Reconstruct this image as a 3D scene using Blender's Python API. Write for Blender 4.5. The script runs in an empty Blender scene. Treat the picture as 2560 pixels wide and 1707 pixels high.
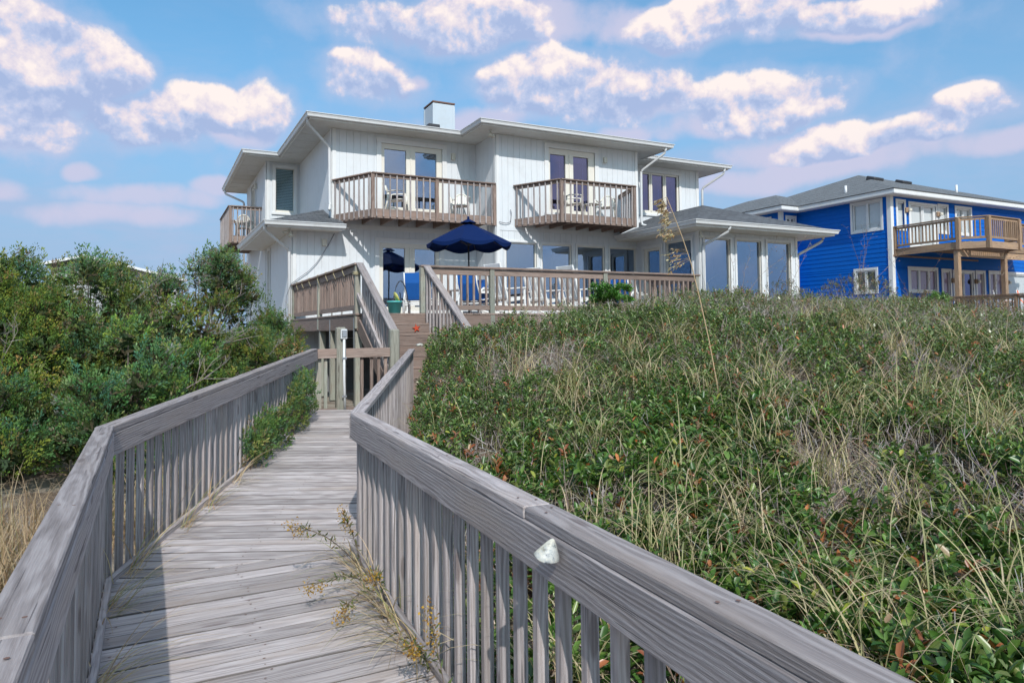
import bpy, bmesh, math, random
import numpy as np
from mathutils import Vector, Matrix, Euler

# ------------------------------------------------------------------ scene, camera, sky, sun
sc = bpy.context.scene
rnd = random.Random(7)
rng = np.random.default_rng(11)
EYE = 1.51                                   # eye height above the near boards
PSI = math.radians(27.097)                   # the house fronts are turned this much to the view
OX, OY = -5.1658, 20.3                       # corner of the white house, metres from the eye
M = Matrix.Translation((OX, OY, EYE)) @ Matrix.Rotation(PSI, 4, 'Z')   # building frame (u, -v, z above eye)

cam_d = bpy.data.cameras.new('camera'); cam = bpy.data.objects.new('camera', cam_d)
sc.collection.objects.link(cam); sc.camera = cam
cam_d.sensor_width = 36.0; cam_d.lens = 36.0 * 1771.56 / 2560.0
cam_d.shift_y = -(853.5 - 745.25) / 2560.0
cam_d.clip_start = 0.05; cam_d.clip_end = 6000.0
cam.location = (0, 0, EYE)
cam.matrix_world = (Matrix.Translation((0, 0, EYE)) @ Matrix.Rotation(math.radians(90 + 2.5567), 4, 'X')
                    @ Matrix.Rotation(-0.010554, 4, 'Z'))

SUN_L = Vector((0.25 * math.cos(PSI) - math.sin(PSI), 0.25 * math.sin(PSI) + math.cos(PSI), -0.83)).normalized()
SUN_EL = math.asin(-SUN_L.z); SUN_AZ = math.atan2(-SUN_L.x, -SUN_L.y)
sun_d = bpy.data.lights.new('sun', 'SUN'); sun = bpy.data.objects.new('sun', sun_d)
sc.collection.objects.link(sun)
sun_d.energy = 2.0; sun_d.angle = math.radians(0.55); sun_d.color = (1.0, 0.955, 0.90)
sun.rotation_euler = SUN_L.to_track_quat('-Z', 'Y').to_euler(); sun.location = (10, -20, 40)

sc.view_settings.view_transform = 'Standard'; sc.view_settings.look = 'None'
sc.view_settings.gamma = 1.0; sc.view_settings.exposure = 0.88; EXPO = 2 ** 0.82
sc.view_settings.use_curve_mapping = False
sc.render.engine = 'CYCLES'
sc.cycles.max_bounces = 7; sc.cycles.diffuse_bounces = 3; sc.cycles.adaptive_threshold = 0.015; sc.cycles.glossy_bounces = 3
sc.cycles.transparent_max_bounces = 8; sc.cycles.transmission_bounces = 3
sc.cycles.caustics_reflective = False; sc.cycles.caustics_refractive = False
sc.cycles.use_denoising = True

world = bpy.data.worlds.new('World'); sc.world = world; world.use_nodes = True


class NT:
    """small helper to write node trees"""
    def __init__(s, tree): s.t = tree; s.n = tree.nodes; s.l = tree.links
    def node(s, typ, **kw):
        nd = s.n.new(typ)
        for k, v in kw.items(): setattr(nd, k, v)
        return nd
    def put(s, sock, v):
        if isinstance(v, bpy.types.NodeSocket): s.l.new(v, sock)
        elif v is not None: sock.default_value = v
    def math(s, op, a, b=None, c=None, clamp=False):
        nd = s.n.new('ShaderNodeMath'); nd.operation = op; nd.use_clamp = clamp
        s.put(nd.inputs[0], a)
        if b is not None: s.put(nd.inputs[1], b)
        if c is not None: s.put(nd.inputs[2], c)
        return nd.outputs[0]
    def vmath(s, op, a, b=None, scale=None):
        nd = s.n.new('ShaderNodeVectorMath'); nd.operation = op
        s.put(nd.inputs[0], a)
        if b is not None: s.put(nd.inputs[1], b)
        if scale is not None: s.put(nd.inputs['Scale'], scale)
        return nd.outputs['Vector']
    def mix(s, f, a, b, blend='MIX'):
        nd = s.n.new('ShaderNodeMix'); nd.data_type = 'RGBA'; nd.blend_type = blend; nd.clamp_factor = True
        s.put(nd.inputs[0], f); s.put(nd.inputs[6], a); s.put(nd.inputs[7], b)
        return nd.outputs[2]
    def mixf(s, f, a, b):
        nd = s.n.new('ShaderNodeMix'); nd.data_type = 'FLOAT'
        s.put(nd.inputs[0], f); s.put(nd.inputs[2], a); s.put(nd.inputs[3], b)
        return nd.outputs[0]
    def noise(s, vec, scale, detail=4, rough=0.55, dist=0.0, dim='3D'):
        nd = s.n.new('ShaderNodeTexNoise'); nd.noise_dimensions = dim
        s.put(nd.inputs['Vector'], vec); s.put(nd.inputs['Scale'], scale); s.put(nd.inputs['Detail'], detail)
        s.put(nd.inputs['Roughness'], rough); s.put(nd.inputs['Distortion'], dist)
        return nd.outputs[0]
    def ramp(s, f, stops, interp='LINEAR'):
        nd = s.n.new('ShaderNodeValToRGB'); cr = nd.color_ramp; cr.interpolation = interp
        while len(cr.elements) > 1: cr.elements.remove(cr.elements[-1])
        for i, (p, c) in enumerate(stops):
            e = cr.elements[0] if i == 0 else cr.elements.new(p)
            e.position = p; e.color = (*c, 1) if len(c) == 3 else c
        s.put(nd.inputs[0], f)
        return nd.outputs[0]
    def maprange(s, v, a, b, c=0.0, d=1.0, smooth=False):
        nd = s.n.new('ShaderNodeMapRange'); nd.interpolation_type = 'SMOOTHSTEP' if smooth else 'LINEAR'
        nd.clamp = True
        for i, x in enumerate((v, a, b, c, d)): s.put(nd.inputs[i], x)
        return nd.outputs[0]
    def comb(s, x, y, z):
        nd = s.n.new('ShaderNodeCombineXYZ')
        for i, q in enumerate((x, y, z)): s.put(nd.inputs[i], q)
        return nd.outputs[0]
    def sep(s, v):
        nd = s.n.new('ShaderNodeSeparateXYZ'); s.put(nd.inputs[0], v); return nd.outputs


SKY_STRENGTH = 0.15
# cumulus clouds: azimuth, elevation of the middle (degrees), half width, half height (degrees), softness 0..1
CLOUDS = [(-33.49, 17.16, 3.56, 3.24, 0.0),
          (-34.9, 20.12, 2.04, 1.68, 0.2),
          (-30.42, 18.19, 1.49, 1.16, 0.6),
          (-34.12, 14.24, 2.78, 1.79, 0.5),
          (-34.11, 13.98, 2.54, 1.23, 0.1),
          (-28.38, 15.16, 3.53, 1.48, 0),
          (-23.91, 16.38, 3.08, 1.25, 0.25),
          (-19.52, 16.38, 2.06, 1.57, 0.05),
          (-21.1, 14.95, 2.31, 1.0, 0.5),
          (-34.94, 10.11, 1.38, 0.68, 0.45),
          (-29.96, 11.43, 0.89, 0.44, 0.45),
          (-26.52, 9.91, 4.05, 0.74, 0.45),
          (-29.06, 8.6, 4.13, 0.84, 0.8),
          (-22.76, 10.75, 1.68, 0.7, 0.5),
          (-11.0, 19.58, 3.19, 1.58, 0),
          (-8.91, 23.53, 6.19, 1.52, 0),
          (-4.69, 23.68, 5.92, 1.39, 0.0),
          (4.84, 23.87, 5.82, 1.25, 0.45),
          (-7.0, 19.74, 0.81, 0.58, 0.7),
          (-0.8, 19.23, 2.3, 1.33, 0.05),
          (5.42, 19.09, 6.09, 2.19, 0),
          (1.81, 18.0, 2.94, 1.34, 0.2),
          (10.55, 18.23, 2.82, 1.17, 0.4),
          (-2.47, 16.52, 3.6, 0.91, 0.5),
          (8.58, 15.5, 2.22, 0.67, 0.4),
          (18.8, 16.94, 4.84, 1.43, 0),
          (21.38, 16.08, 3.06, 0.85, 0.3),
          (14.26, 16.04, 2.73, 0.89, 0.6),
          (16.86, 22.78, 5.54, 1.35, 0),
          (24.08, 21.89, 4.75, 0.99, 0.0),
          (13.78, 22.28, 2.76, 0.83, 0.1),
          (15.37, 23.9, 3.9, 0.94, 0.15),
          (25.14, 20.79, 3.66, 0.58, 0.7),
          (34.13, 14.88, 2.08, 0.97, 0),
          (26.51, 13.49, 4.52, 0.89, 0.25),
          (30.57, 13.62, 2.13, 0.8, 0.1),
          (21.03, 13.53, 4.68, 0.75, 0.45),
          (34.93, 12.17, 2.55, 0.64, 0.7),
          (25.14, 12.09, 6.31, 0.99, 0.85),
          (18.07, 11.56, 4.3, 0.9, 0.85)]


def build_world():
    N = NT(world.node_tree); N.n.clear()
    out = N.node('ShaderNodeOutputWorld'); bg = N.node('ShaderNodeBackground')
    bg.inputs['Strength'].default_value = SKY_STRENGTH
    N.l.new(bg.outputs[0], out.inputs[0])
    sky = N.node('ShaderNodeTexSky', sky_type='NISHITA'); sky.sun_disc = False
    sky.sun_elevation = SUN_EL; sky.sun_rotation = SUN_AZ
    sky.air_density = 1.0; sky.dust_density = 1.6; sky.ozone_density = 3.0; sky.altitude = 0
    tc = N.node('ShaderNodeTexCoord')
    d = N.vmath('NORMALIZE', tc.outputs['Generated'])
    x, y, z = N.sep(d)[0:3]
    az = N.math('MULTIPLY', N.math('ARCTAN2', x, y), 57.2958)
    el = N.math('MULTIPLY', N.math('ARCSINE', z), 57.2958)
    # directions bent by slow noise so that no outline stays an ellipse
    wv = N.n.new('ShaderNodeTexNoise'); wv.inputs['Scale'].default_value = 5.5; wv.inputs['Detail'].default_value = 3; N.l.new(d, wv.inputs['Vector'])
    bend = N.vmath('SUBTRACT', wv.outputs['Color'], (0.5, 0.5, 0.5))
    bx, by, bz = N.sep(bend)[0:3]
    n1 = N.noise(d, 15.0, 9, 0.56, 0.08)
    n2 = N.noise(N.vmath('ADD', d, (0.006, -0.002, 0.011)), 15.0, 5, 0.54, 0.08)
    nb = N.noise(d, 7.0, 3, 0.5, 0.3)
    azb = N.math('MULTIPLY_ADD', bx, 9.0, az); elb = N.math('MULTIPLY_ADD', by, 4.0, el)
    p = N.comb(azb, elb, 0.0); pu = N.comb(azb, N.math('ADD', elb, 0.8), 0.0)

    def field(lst, q):
        best = None
        for (a0, e0, w, h, sf) in lst:
            nd = N.n.new('ShaderNodeVectorMath'); nd.operation = 'MULTIPLY_ADD'
            N.put(nd.inputs[0], q); nd.inputs[1].default_value = (1 / w, 1 / h, 0); nd.inputs[2].default_value = (-a0 / w, -e0 / h, 0)
            dt = N.n.new('ShaderNodeVectorMath'); dt.operation = 'DOT_PRODUCT'
            N.l.new(nd.outputs[0], dt.inputs[0]); N.l.new(nd.outputs[0], dt.inputs[1])
            best = dt.outputs['Value'] if best is None else N.math('SMOOTH_MIN', best, dt.outputs['Value'], 0.35)
        return best
    hard = [c for c in CLOUDS if c[4] < .4]; soft = [c for c in CLOUDS if c[4] >= .4]
    r2 = field(hard, p); r2u = field(hard, pu); rs = field(soft, p)
    dys = N.math('MULTIPLY', N.math('SUBTRACT', r2u, r2), 1.3)
    det = N.math('ADD', N.math('MULTIPLY', N.math('SUBTRACT', n1, 0.5), 5.2), N.math('MULTIPLY', N.math('SUBTRACT', nb, 0.5), 2.6))
    dens = N.math('ADD', N.math('SUBTRACT', 1.95, N.math('MINIMUM', r2, 3.6)), det)
    alpha = N.maprange(dens, -0.08, 0.80, 0, 1, True)
    denss = N.math('ADD', N.math('SUBTRACT', 1.75, N.math('MINIMUM', rs, 3.6)), N.math('MULTIPLY', det, 0.8))
    asoft = N.math('MULTIPLY', N.maprange(denss, -0.5, 1.6, 0, 1, True), 0.78)
    halo = N.math('MULTIPLY', N.maprange(dens, -1.7, 0.5, 0, 1, True), 0.60)
    # thin veil low over the horizon and between the clouds
    veil = N.noise(N.comb(N.math('MULTIPLY', az, 0.06), N.math('MULTIPLY', el, 0.20), 3.1), 1.0, 6, 0.6, 0.5)
    low = N.maprange(el, 26.0, 2.0, 0.0, 1.0, True)
    va = N.math('MULTIPLY', N.maprange(veil, 0.34, 0.70, 0, 1, True), N.math('MULTIPLY_ADD', low, 0.58, 0.14))
    lit = N.math('ADD', N.math('MULTIPLY', N.math('SUBTRACT', n1, n2), 3.6), N.math('MULTIPLY_ADD', dys, 0.30, 0.34))
    lit = N.math('ADD', lit, N.math('MULTIPLY', N.math('SUBTRACT', n1, 0.5), 1.6), clamp=True)
    k = 1.0 / SKY_STRENGTH / EXPO
    ccol = N.ramp(lit, [(0.0, (0.38 * k, 0.48 * k, 0.73 * k)), (0.34, (0.52 * k, 0.59 * k, 0.80 * k)),
                        (0.60, (0.76 * k, 0.70 * k, 0.79 * k)), (1.0, (0.99 * k, 0.88 * k, 0.84 * k))])
    # the same broken cumulus goes on above and behind
    gn = N.noise(d, 3.4, 7, 0.58, 0.2)
    away = N.math('MAXIMUM', N.maprange(el, 31.0, 37.0, 0, 1), N.maprange(N.math('ABSOLUTE', az), 42.0, 52.0, 0, 1))
    ga = N.math('MULTIPLY', N.maprange(gn, 0.47, 0.58, 0, 1, True), N.math('MULTIPLY', away, N.maprange(el, 1.0, 9.0, 0, 1)))
    gcol = N.ramp(N.maprange(gn, 0.48, 0.68), [(0.0, (0.62 * k, 0.66 * k, 0.84 * k)), (1.0, (0.98 * k, 0.92 * k, 0.90 * k))])
    scol = (0.62 * k, 0.60 * k, 0.77 * k, 1)
    hz = N.maprange(el, 30.0, 3.0, 0.05, 0.88, True)
    grade = N.mix(1.0, sky.outputs[0], (0.365, 0.68, 0.715, 1), 'MULTIPLY')
    base = N.mix(hz, grade, (0.30 * k, 0.44 * k, 0.67 * k, 1))
    base = N.mix(va, base, (0.43 * k, 0.51 * k, 0.72 * k, 1))
    base = N.mix(halo, base, (0.44 * k, 0.54 * k, 0.77 * k, 1))
    base = N.mix(asoft, base, scol)
    fin = N.mix(N.math('MULTIPLY', alpha, N.maprange(el, 2.0, 15.0, 0.5, 0.97)), base, ccol)
    fin = N.mix(ga, fin, gcol)
    N.l.new(fin, bg.inputs['Color'])
    world.cycles.sampling_method = 'MANUAL'; world.cycles.sample_map_resolution = 512


build_world()

# ------------------------------------------------------------------ object helpers
MESH = {}
WM = {}
I4 = Matrix.Identity(4)


def link(o, parent, F):
    """F: matrix in the building frame"""
    w = M @ F
    sc.collection.objects.link(o)
    WM[o] = w
    if parent is not None:
        o.parent = parent; o.matrix_basis = WM[parent].inverted() @ w
    else:
        o.matrix_basis = w
    return o


def tag(o, label=None, cat=None, group=None, kind=None):
    if label: o['label'] = label
    if cat: o['category'] = cat
    if group: o['group'] = group
    if kind: o['kind'] = kind
    return o


def thing(name, label, cat, base=(0, 0, 0), group=None, rotz=0.0, kind=None):
    o = bpy.data.objects.new(name, None); o.empty_display_size = 0.2
    link(o, None, Matrix.Translation(base) @ Matrix.Rotation(rotz, 4, 'Z'))
    return tag(o, label, cat, group, kind)


def mesh_obj(name, me, mat, parent, F=I4, label=None):
    o = bpy.data.objects.new(name, me)
    if mat is not None:
        if len(me.materials) == 0: me.materials.append(mat)
        elif me.materials[0] is not mat:
            o.material_slots[0].link = 'OBJECT'; o.material_slots[0].material = mat
    link(o, parent, F)
    if label: o['label'] = label
    return o


def box_mesh(L, W, H, bev=0.004):
    key = ('b', round(L, 3), round(W, 3), round(H, 3), bev)
    if key in MESH: return MESH[key]
    me = bpy.data.meshes.new('board'); x, y, z = L / 2, W / 2, H / 2
    b = min(bev, L * .3, W * .3, H * .3)
    if b <= 0:
        v = [(sx * x, sy * y, sz * z) for sx in (-1, 1) for sy in (-1, 1) for sz in (-1, 1)]
        f = [(0, 1, 3, 2), (4, 6, 7, 5), (0, 4, 5, 1), (2, 3, 7, 6), (0, 2, 6, 4), (1, 5, 7, 3)]
        me.from_pydata(v, [], f)
    else:
        bm = bmesh.new(); bmesh.ops.create_cube(bm, size=1.0)
        for q in bm.verts: q.co = Vector((q.co.x * L, q.co.y * W, q.co.z * H))
        bmesh.ops.bevel(bm, geom=bm.edges[:], offset=b, segments=1, affect='EDGES', profile=0.5)
        bm.to_mesh(me); bm.free()
    MESH[key] = me
    return me


def board(name, p0, p1, w, t, mat, parent, up=(0, 0, 1), bev=0.004, label=None, ext=0.0):
    """a board from p0 to p1 (building frame), width w across, thickness t along up"""
    p0, p1, up = Vector(p0), Vector(p1), Vector(up)
    x = (p1 - p0); L = x.length + 2 * ext; x.normalize()
    y = up.cross(x); y.normalize(); z = x.cross(y)
    F = Matrix((x, y, z)).transposed().to_4x4(); F.translation = (p0 + p1) / 2
    return mesh_obj(name, box_mesh(L, w, t, bev), mat, parent, F, label)


def fbox(name, fr, s0, s1, o0, o1, z0, z1, mat, parent, bev=0.004, label=None):
    F = Matrix.Translation(fr.P((s0 + s1) / 2, (o0 + o1) / 2, (z0 + z1) / 2)) @ Matrix.Rotation(fr.th, 4, 'Z')
    return mesh_obj(name, box_mesh(s1 - s0, abs(o1 - o0), z1 - z0, bev), mat, parent, F, label)


class Fr:
    """vertical wall frame: s along the wall, o outwards, z up"""
    def __init__(s, u, v, th):
        s.o = Vector((u, -v, 0)); s.th = math.radians(th)
        s.d = Vector((math.cos(s.th), math.sin(s.th), 0)); s.n = Vector((math.sin(s.th), -math.cos(s.th), 0))
    def P(s, a, o, z):
        q = s.o + s.d * a + s.n * o
        return Vector((q.x, q.y, z))


def B(u, v, z): return Vector((u, -v, z))


def raw_mesh(name, verts, faces, mat, parent, F=I4, smooth=False, uvs=None, label=None):
    me = bpy.data.meshes.new(name); me.from_pydata([tuple(v) for v in verts], [], faces)
    if smooth:
        for p in me.polygons: p.use_smooth = True
    if uvs is not None:
        ul = me.uv_layers.new(name='UVMap')
        for i, l in enumerate(me.loops): ul.data[i].uv = uvs[l.vertex_index]
    me.update()
    return mesh_obj(name, me, mat, parent, F, label)


def tube_geo(pts, r, n=8, taper=None, flat=1.0):
    pts = [Vector(p) for p in pts]; V = []; Fc = []
    for i, p in enumerate(pts):
        t = (pts[min(i + 1, len(pts) - 1)] - pts[max(i - 1, 0)]).normalized()
        a = Vector((0, 0, 1)) if abs(t.z) < 0.9 else Vector((1, 0, 0))
        x = t.cross(a).normalized(); y = t.cross(x)
        rr = r if taper is None else r * (1 + (taper - 1) * i / (len(pts) - 1))
        for k in range(n):
            an = 2 * math.pi * k / n
            V.append(p + x * math.cos(an) * rr + y * math.sin(an) * rr * flat)
    for i in range(len(pts) - 1):
        for k in range(n):
            a, b = i * n + k, i * n + (k + 1) % n
            Fc.append((a, b, b + n, a + n))
    Fc.append(tuple(range(n - 1, -1, -1))); m = (len(pts) - 1) * n
    Fc.append(tuple(m + k for k in range(n)))
    return V, Fc


def tube(name, pts, r, mat, parent, n=8, taper=None, F=I4, label=None):
    V, Fc = tube_geo(pts, r, n, taper)
    return raw_mesh(name, V, Fc, mat, parent, F, True, label=label)


def np_mesh(name, V, Fq, col=None, mat=None, smooth=False):
    """V (N,3) array, Fq (K,m) faces with m corners"""
    me = bpy.data.meshes.new(name)
    V = np.ascontiguousarray(V, dtype=np.float32); Fq = np.ascontiguousarray(Fq, dtype=np.int32)
    k, m = Fq.shape
    me.vertices.add(len(V)); me.vertices.foreach_set('co', V.ravel())
    me.loops.add(k * m); me.loops.foreach_set('vertex_index', Fq.ravel())
    me.polygons.add(k); me.polygons.foreach_set('loop_start', np.arange(0, k * m, m, dtype=np.int32))
    me.polygons.foreach_set('loop_total', np.full(k, m, dtype=np.int32))
    if smooth: me.polygons.foreach_set('use_smooth', np.ones(k, dtype=bool))
    if col is not None:
        at = me.color_attributes.new('Col', 'FLOAT_COLOR', 'POINT')
        c4 = np.ones((len(V), 4), dtype=np.float32); c4[:, :3] = col
        at.data.foreach_set('color', c4.ravel())
    me.update(calc_edges=True)
    if mat: me.materials.append(mat)
    return me


# ------------------------------------------------------------------ materials
MATS = {}


def new_mat(name):
    m = bpy.data.materials.new(name); m.use_nodes = True
    N = NT(m.node_tree); N.n.clear()
    out = N.node('ShaderNodeOutputMaterial'); bs = N.node('ShaderNodeBsdfPrincipled')
    N.l.new(bs.outputs[0], out.inputs[0])
    MATS[name] = m
    return m, N, bs, out


def bump(N, bs, h, strength=0.3, dist=0.01):
    b = N.node('ShaderNodeBump'); b.inputs['Strength'].default_value = strength; b.inputs['Distance'].default_value = dist
    N.l.new(h, b.inputs['Height']); N.l.new(b.outputs[0], bs.inputs['Normal'])


def m_wood(name, dark, mid, light, warm=None, rough=0.78, grain=1.0, bstr=0.35, ring=1.0, green=None, edge=None):
    m, N, bs, out = new_mat(name)
    tc = N.node('ShaderNodeTexCoord'); oi = N.node('ShaderNodeObjectInfo')
    r = oi.outputs['Random']
    off = N.comb(N.math('MULTIPLY', r, 37.0), N.math('MULTIPLY', r, 91.0), N.math('MULTIPLY', r, 53.0))
    p = N.vmath('ADD', tc.outputs['Object'], off)
    q = N.vmath('MULTIPLY', p, (3.0, 85.0, 85.0))
    fine = N.noise(N.vmath('MULTIPLY', p, (9.0, 300.0, 300.0)), 1.0, 3, 0.65)
    g1 = N.noise(q, 1.0, 5, 0.6, 0.6)
    # annual rings cut by the board face
    warp = N.noise(N.vmath('MULTIPLY', p, (1.6, 7.0, 7.0)), 1.0, 3, 0.5)
    px, py, pz = N.sep(tc.outputs['Object'])[0:3]
    yy = N.math('ADD', py, N.math('MULTIPLY', N.math('SUBTRACT', r, 0.5), 0.10))
    rad = N.math('SQRT', N.math('ADD', N.math('POWER', yy, 2.0), N.math('POWER', N.math('ADD', pz, 0.06), 2.0)))
    rr = N.math('ADD', N.math('MULTIPLY', rad, 430.0), N.math('MULTIPLY', warp, 26.0))
    rings = N.math('MULTIPLY_ADD', N.math('SINE', rr), 0.5, 0.5)
    rings = N.math('POWER', rings, 1.6)
    g = N.math('ADD', N.math('MULTIPLY', g1, 0.66), N.math('MULTIPLY', rings, 0.26 * ring))
    g = N.math('ADD', g, N.math('MULTIPLY', N.math('SUBTRACT', fine, 0.5), 0.42))
    col = N.ramp(g, [(0.18, dark), (0.46, mid), (0.80, light)])
    blot = N.noise(N.vmath('MULTIPLY', p, (0.9, 6.0, 6.0)), 1.0, 4, 0.6)
    if warm: col = N.mix(N.maprange(blot, 0.50, 0.72, 0, 0.75), col, (*warm, 1))
    if green: col = N.mix(N.maprange(N.noise(p, 2.0, 3), 0.45, 0.6, 0, 0.6), col, (*green, 1))
    tone = N.math('MULTIPLY_ADD', N.math('FRACT', N.math('MULTIPLY', r, 7.77)), 0.46, 0.80)
    col = N.mix(1.0, col, N.comb(tone, tone, tone), 'MULTIPLY')
    # knots and checks
    vo = N.node('ShaderNodeTexVoronoi'); vo.feature = 'F1'
    N.l.new(N.vmath('MULTIPLY', p, (1.7, 7.5, 7.5)), vo.inputs['Vector']); vo.inputs['Scale'].default_value = 1.0
    knot = N.maprange(vo.outputs['Distance'], 0.085, 0.14, 1, 0, True)
    col = N.mix(N.math('MULTIPLY', knot, 0.55), col, (dark[0] * .5, dark[1] * .42, dark[2] * .4, 1))
    crack = N.noise(N.vmath('MULTIPLY', p, (1.6, 60.0, 60.0)), 1.0, 2, 0.5, 0.4)
    ck = N.maprange(crack, 0.30, 0.335, 1, 0, True)
    col = N.mix(N.math('MULTIPLY', ck, 0.75), col, (dark[0] * .45, dark[1] * .45, dark[2] * .48, 1))
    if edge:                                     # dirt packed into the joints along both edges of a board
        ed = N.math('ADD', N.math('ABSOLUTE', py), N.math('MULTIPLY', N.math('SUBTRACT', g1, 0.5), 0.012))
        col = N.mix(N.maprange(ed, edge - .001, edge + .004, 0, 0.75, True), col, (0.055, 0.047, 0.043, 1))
    N.l.new(col, bs.inputs['Base Color']); bs.inputs['Roughness'].default_value = rough
    bs.inputs['Specular IOR Level'].default_value = 0.35
    h = N.math('SUBTRACT', N.math('ADD', g, N.math('MULTIPLY', fine, .3)), N.math('MULTIPLY', ck, 1.0))
    bump(N, bs, h, bstr, 0.006)
    return m


def m_paint(name, col, rough=0.55, dirt=0.10, scale=2.0, dcol=(0.30, 0.27, 0.23), spec=0.4):
    m, N, bs, out = new_mat(name)
    ge = N.node('ShaderNodeNewGeometry')
    n = N.noise(ge.outputs['Position'], scale, 6, 0.65)
    n2 = N.noise(N.vmath('MULTIPLY', ge.outputs['Position'], (3.0, 3.0, 0.5)), 2.5, 4, 0.6)
    c = N.mix(N.math('MULTIPLY', N.maprange(n, 0.55, 0.8), dirt), (*col, 1), (*dcol, 1))
    c = N.mix(N.math('MULTIPLY', N.maprange(n2, 0.5, 0.8), dirt * .7), c, (*dcol, 1))
    N.l.new(c, bs.inputs['Base Color'])
    bs.inputs['Roughness'].default_value = rough; bs.inputs['Specular IOR Level'].default_value = spec
    bump(N, bs, N.noise(ge.outputs['Position'], 60, 3), 0.06, 0.004)
    return m


def m_plain(name, col, rough=0.5, metal=0.0, spec=0.5):
    m, N, bs, out = new_mat(name)
    ge = N.node('ShaderNodeNewGeometry')
    n = N.noise(ge.outputs['Position'], 9.0, 4, 0.6)
    f = N.math('MULTIPLY_ADD', n, 0.22, 0.89)
    N.l.new(N.mix(1.0, (*col, 1), N.comb(f, f, f), 'MULTIPLY'), bs.inputs['Base Color'])
    bs.inputs['Roughness'].default_value = rough; bs.inputs['Metallic'].default_value = metal
    bs.inputs['Specular IOR Level'].default_value = spec
    return m


def m_glass(name, tint, ior, rcol=(0.85, 0.9, 1.0)):
    m, N, bs, out = new_mat(name); N.n.remove(bs)
    f0 = ((ior - 1) / (ior + 1)) ** 2
    lw = N.node('ShaderNodeLayerWeight'); lw.inputs['Blend'].default_value = 0.5      # same from both sides of the pane
    fac = N.math('MULTIPLY_ADD', N.math('POWER', lw.outputs['Facing'], 5.0), 1.0 - f0, f0)
    gl = N.node('ShaderNodeBsdfGlossy'); gl.inputs['Roughness'].default_value = 0.015
    gl.inputs['Color'].default_value = (*rcol, 1)
    ge = N.node('ShaderNodeNewGeometry')
    b = N.node('ShaderNodeBump'); b.inputs['Strength'].default_value = 0.04; b.inputs['Distance'].default_value = 0.02
    N.l.new(N.noise(ge.outputs['Position'], 1.3, 2), b.inputs['Height']); N.l.new(b.outputs[0], gl.inputs['Normal'])
    tr = N.node('ShaderNodeBsdfTransparent'); tr.inputs['Color'].default_value = (*tint, 1)
    mx = N.node('ShaderNodeMixShader')
    N.l.new(fac, mx.inputs[0]); N.l.new(tr.outputs[0], mx.inputs[1]); N.l.new(gl.outputs[0], mx.inputs[2])
    N.l.new(mx.outputs[0], out.inputs[0])
    return m


def m_shingle(name, c0, c1):
    """UV in metres: u along the eave, v up the slope"""
    m, N, bs, out = new_mat(name)
    uv = N.node('ShaderNodeUVMap')
    br = N.node('ShaderNodeTexBrick'); br.offset = 0.5
    N.l.new(uv.outputs[0], br.inputs['Vector']); br.inputs['Scale'].default_value = 1.0
    br.inputs['Brick Width'].default_value = 0.30; br.inputs['Row Height'].default_value = 0.14
    br.inputs['Mortar Size'].default_value = 0.013; br.inputs['Mortar Smooth'].default_value = 0.3
    br.inputs['Bias'].default_value = 0.0
    br.inputs['Color1'].default_value = (*c0, 1); br.inputs['Color2'].default_value = (*c1, 1)
    br.inputs['Mortar'].default_value = (c0[0] * .45, c0[1] * .45, c0[2] * .45, 1)
    sx, sy, _ = N.sep(uv.outputs[0])[0:3]
    n = N.noise(uv.outputs[0], 3.0, 5, 0.7)
    g = N.noise(uv.outputs[0], 90.0, 2, 0.6)
    col = N.mix(N.maprange(n, 0.35, 0.75, 0, 0.6), br.outputs['Color'], (c1[0] * 1.25, c1[1] * 1.25, c1[2] * 1.25, 1))
    f = N.math('MULTIPLY_ADD', g, 0.7, 0.65)
    col = N.mix(1.0, col, N.comb(f, f, f), 'MULTIPLY')
    N.l.new(col, bs.inputs['Base Color']); bs.inputs['Roughness'].default_value = 0.9
    row = N.math('FRACT', N.math('DIVIDE', sy, 0.14))
    h = N.math('SUBTRACT', N.math('MULTIPLY', N.math('SUBTRACT', 1.0, row), 1.0), N.math('MULTIPLY', br.outputs['Fac'], 0.6))
    bump(N, bs, h, 0.9, 0.02)
    return m


def m_leaf(name, rough=0.45, trans=0.35, spec=0.5, tint=(1.1, 1.25, 0.6)):
    m, N, bs, out = new_mat(name)
    at = N.node('ShaderNodeAttribute', attribute_name='Col')
    ge = N.node('ShaderNodeNewGeometry')
    n = N.math('MULTIPLY_ADD', N.noise(ge.outputs['Position'], 40.0, 3), 0.5, 0.75)
    c = N.mix(1.0, at.outputs['Color'], N.comb(n, n, n), 'MULTIPLY')
    N.l.new(c, bs.inputs['Base Color']); bs.inputs['Roughness'].default_value = rough
    bs.inputs['Specular IOR Level'].default_value = spec
    tl = N.node('ShaderNodeBsdfTranslucent'); N.l.new(N.mix(1.0, c, (*tint, 1), 'MULTIPLY'), tl.inputs[0])
    mx = N.node('ShaderNodeMixShader'); mx.inputs[0].default_value = trans
    N.l.new(bs.outputs[0], mx.inputs[1]); N.l.new(tl.outputs[0], mx.inputs[2]); N.l.new(mx.outputs[0], out.inputs[0])
    return m


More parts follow.
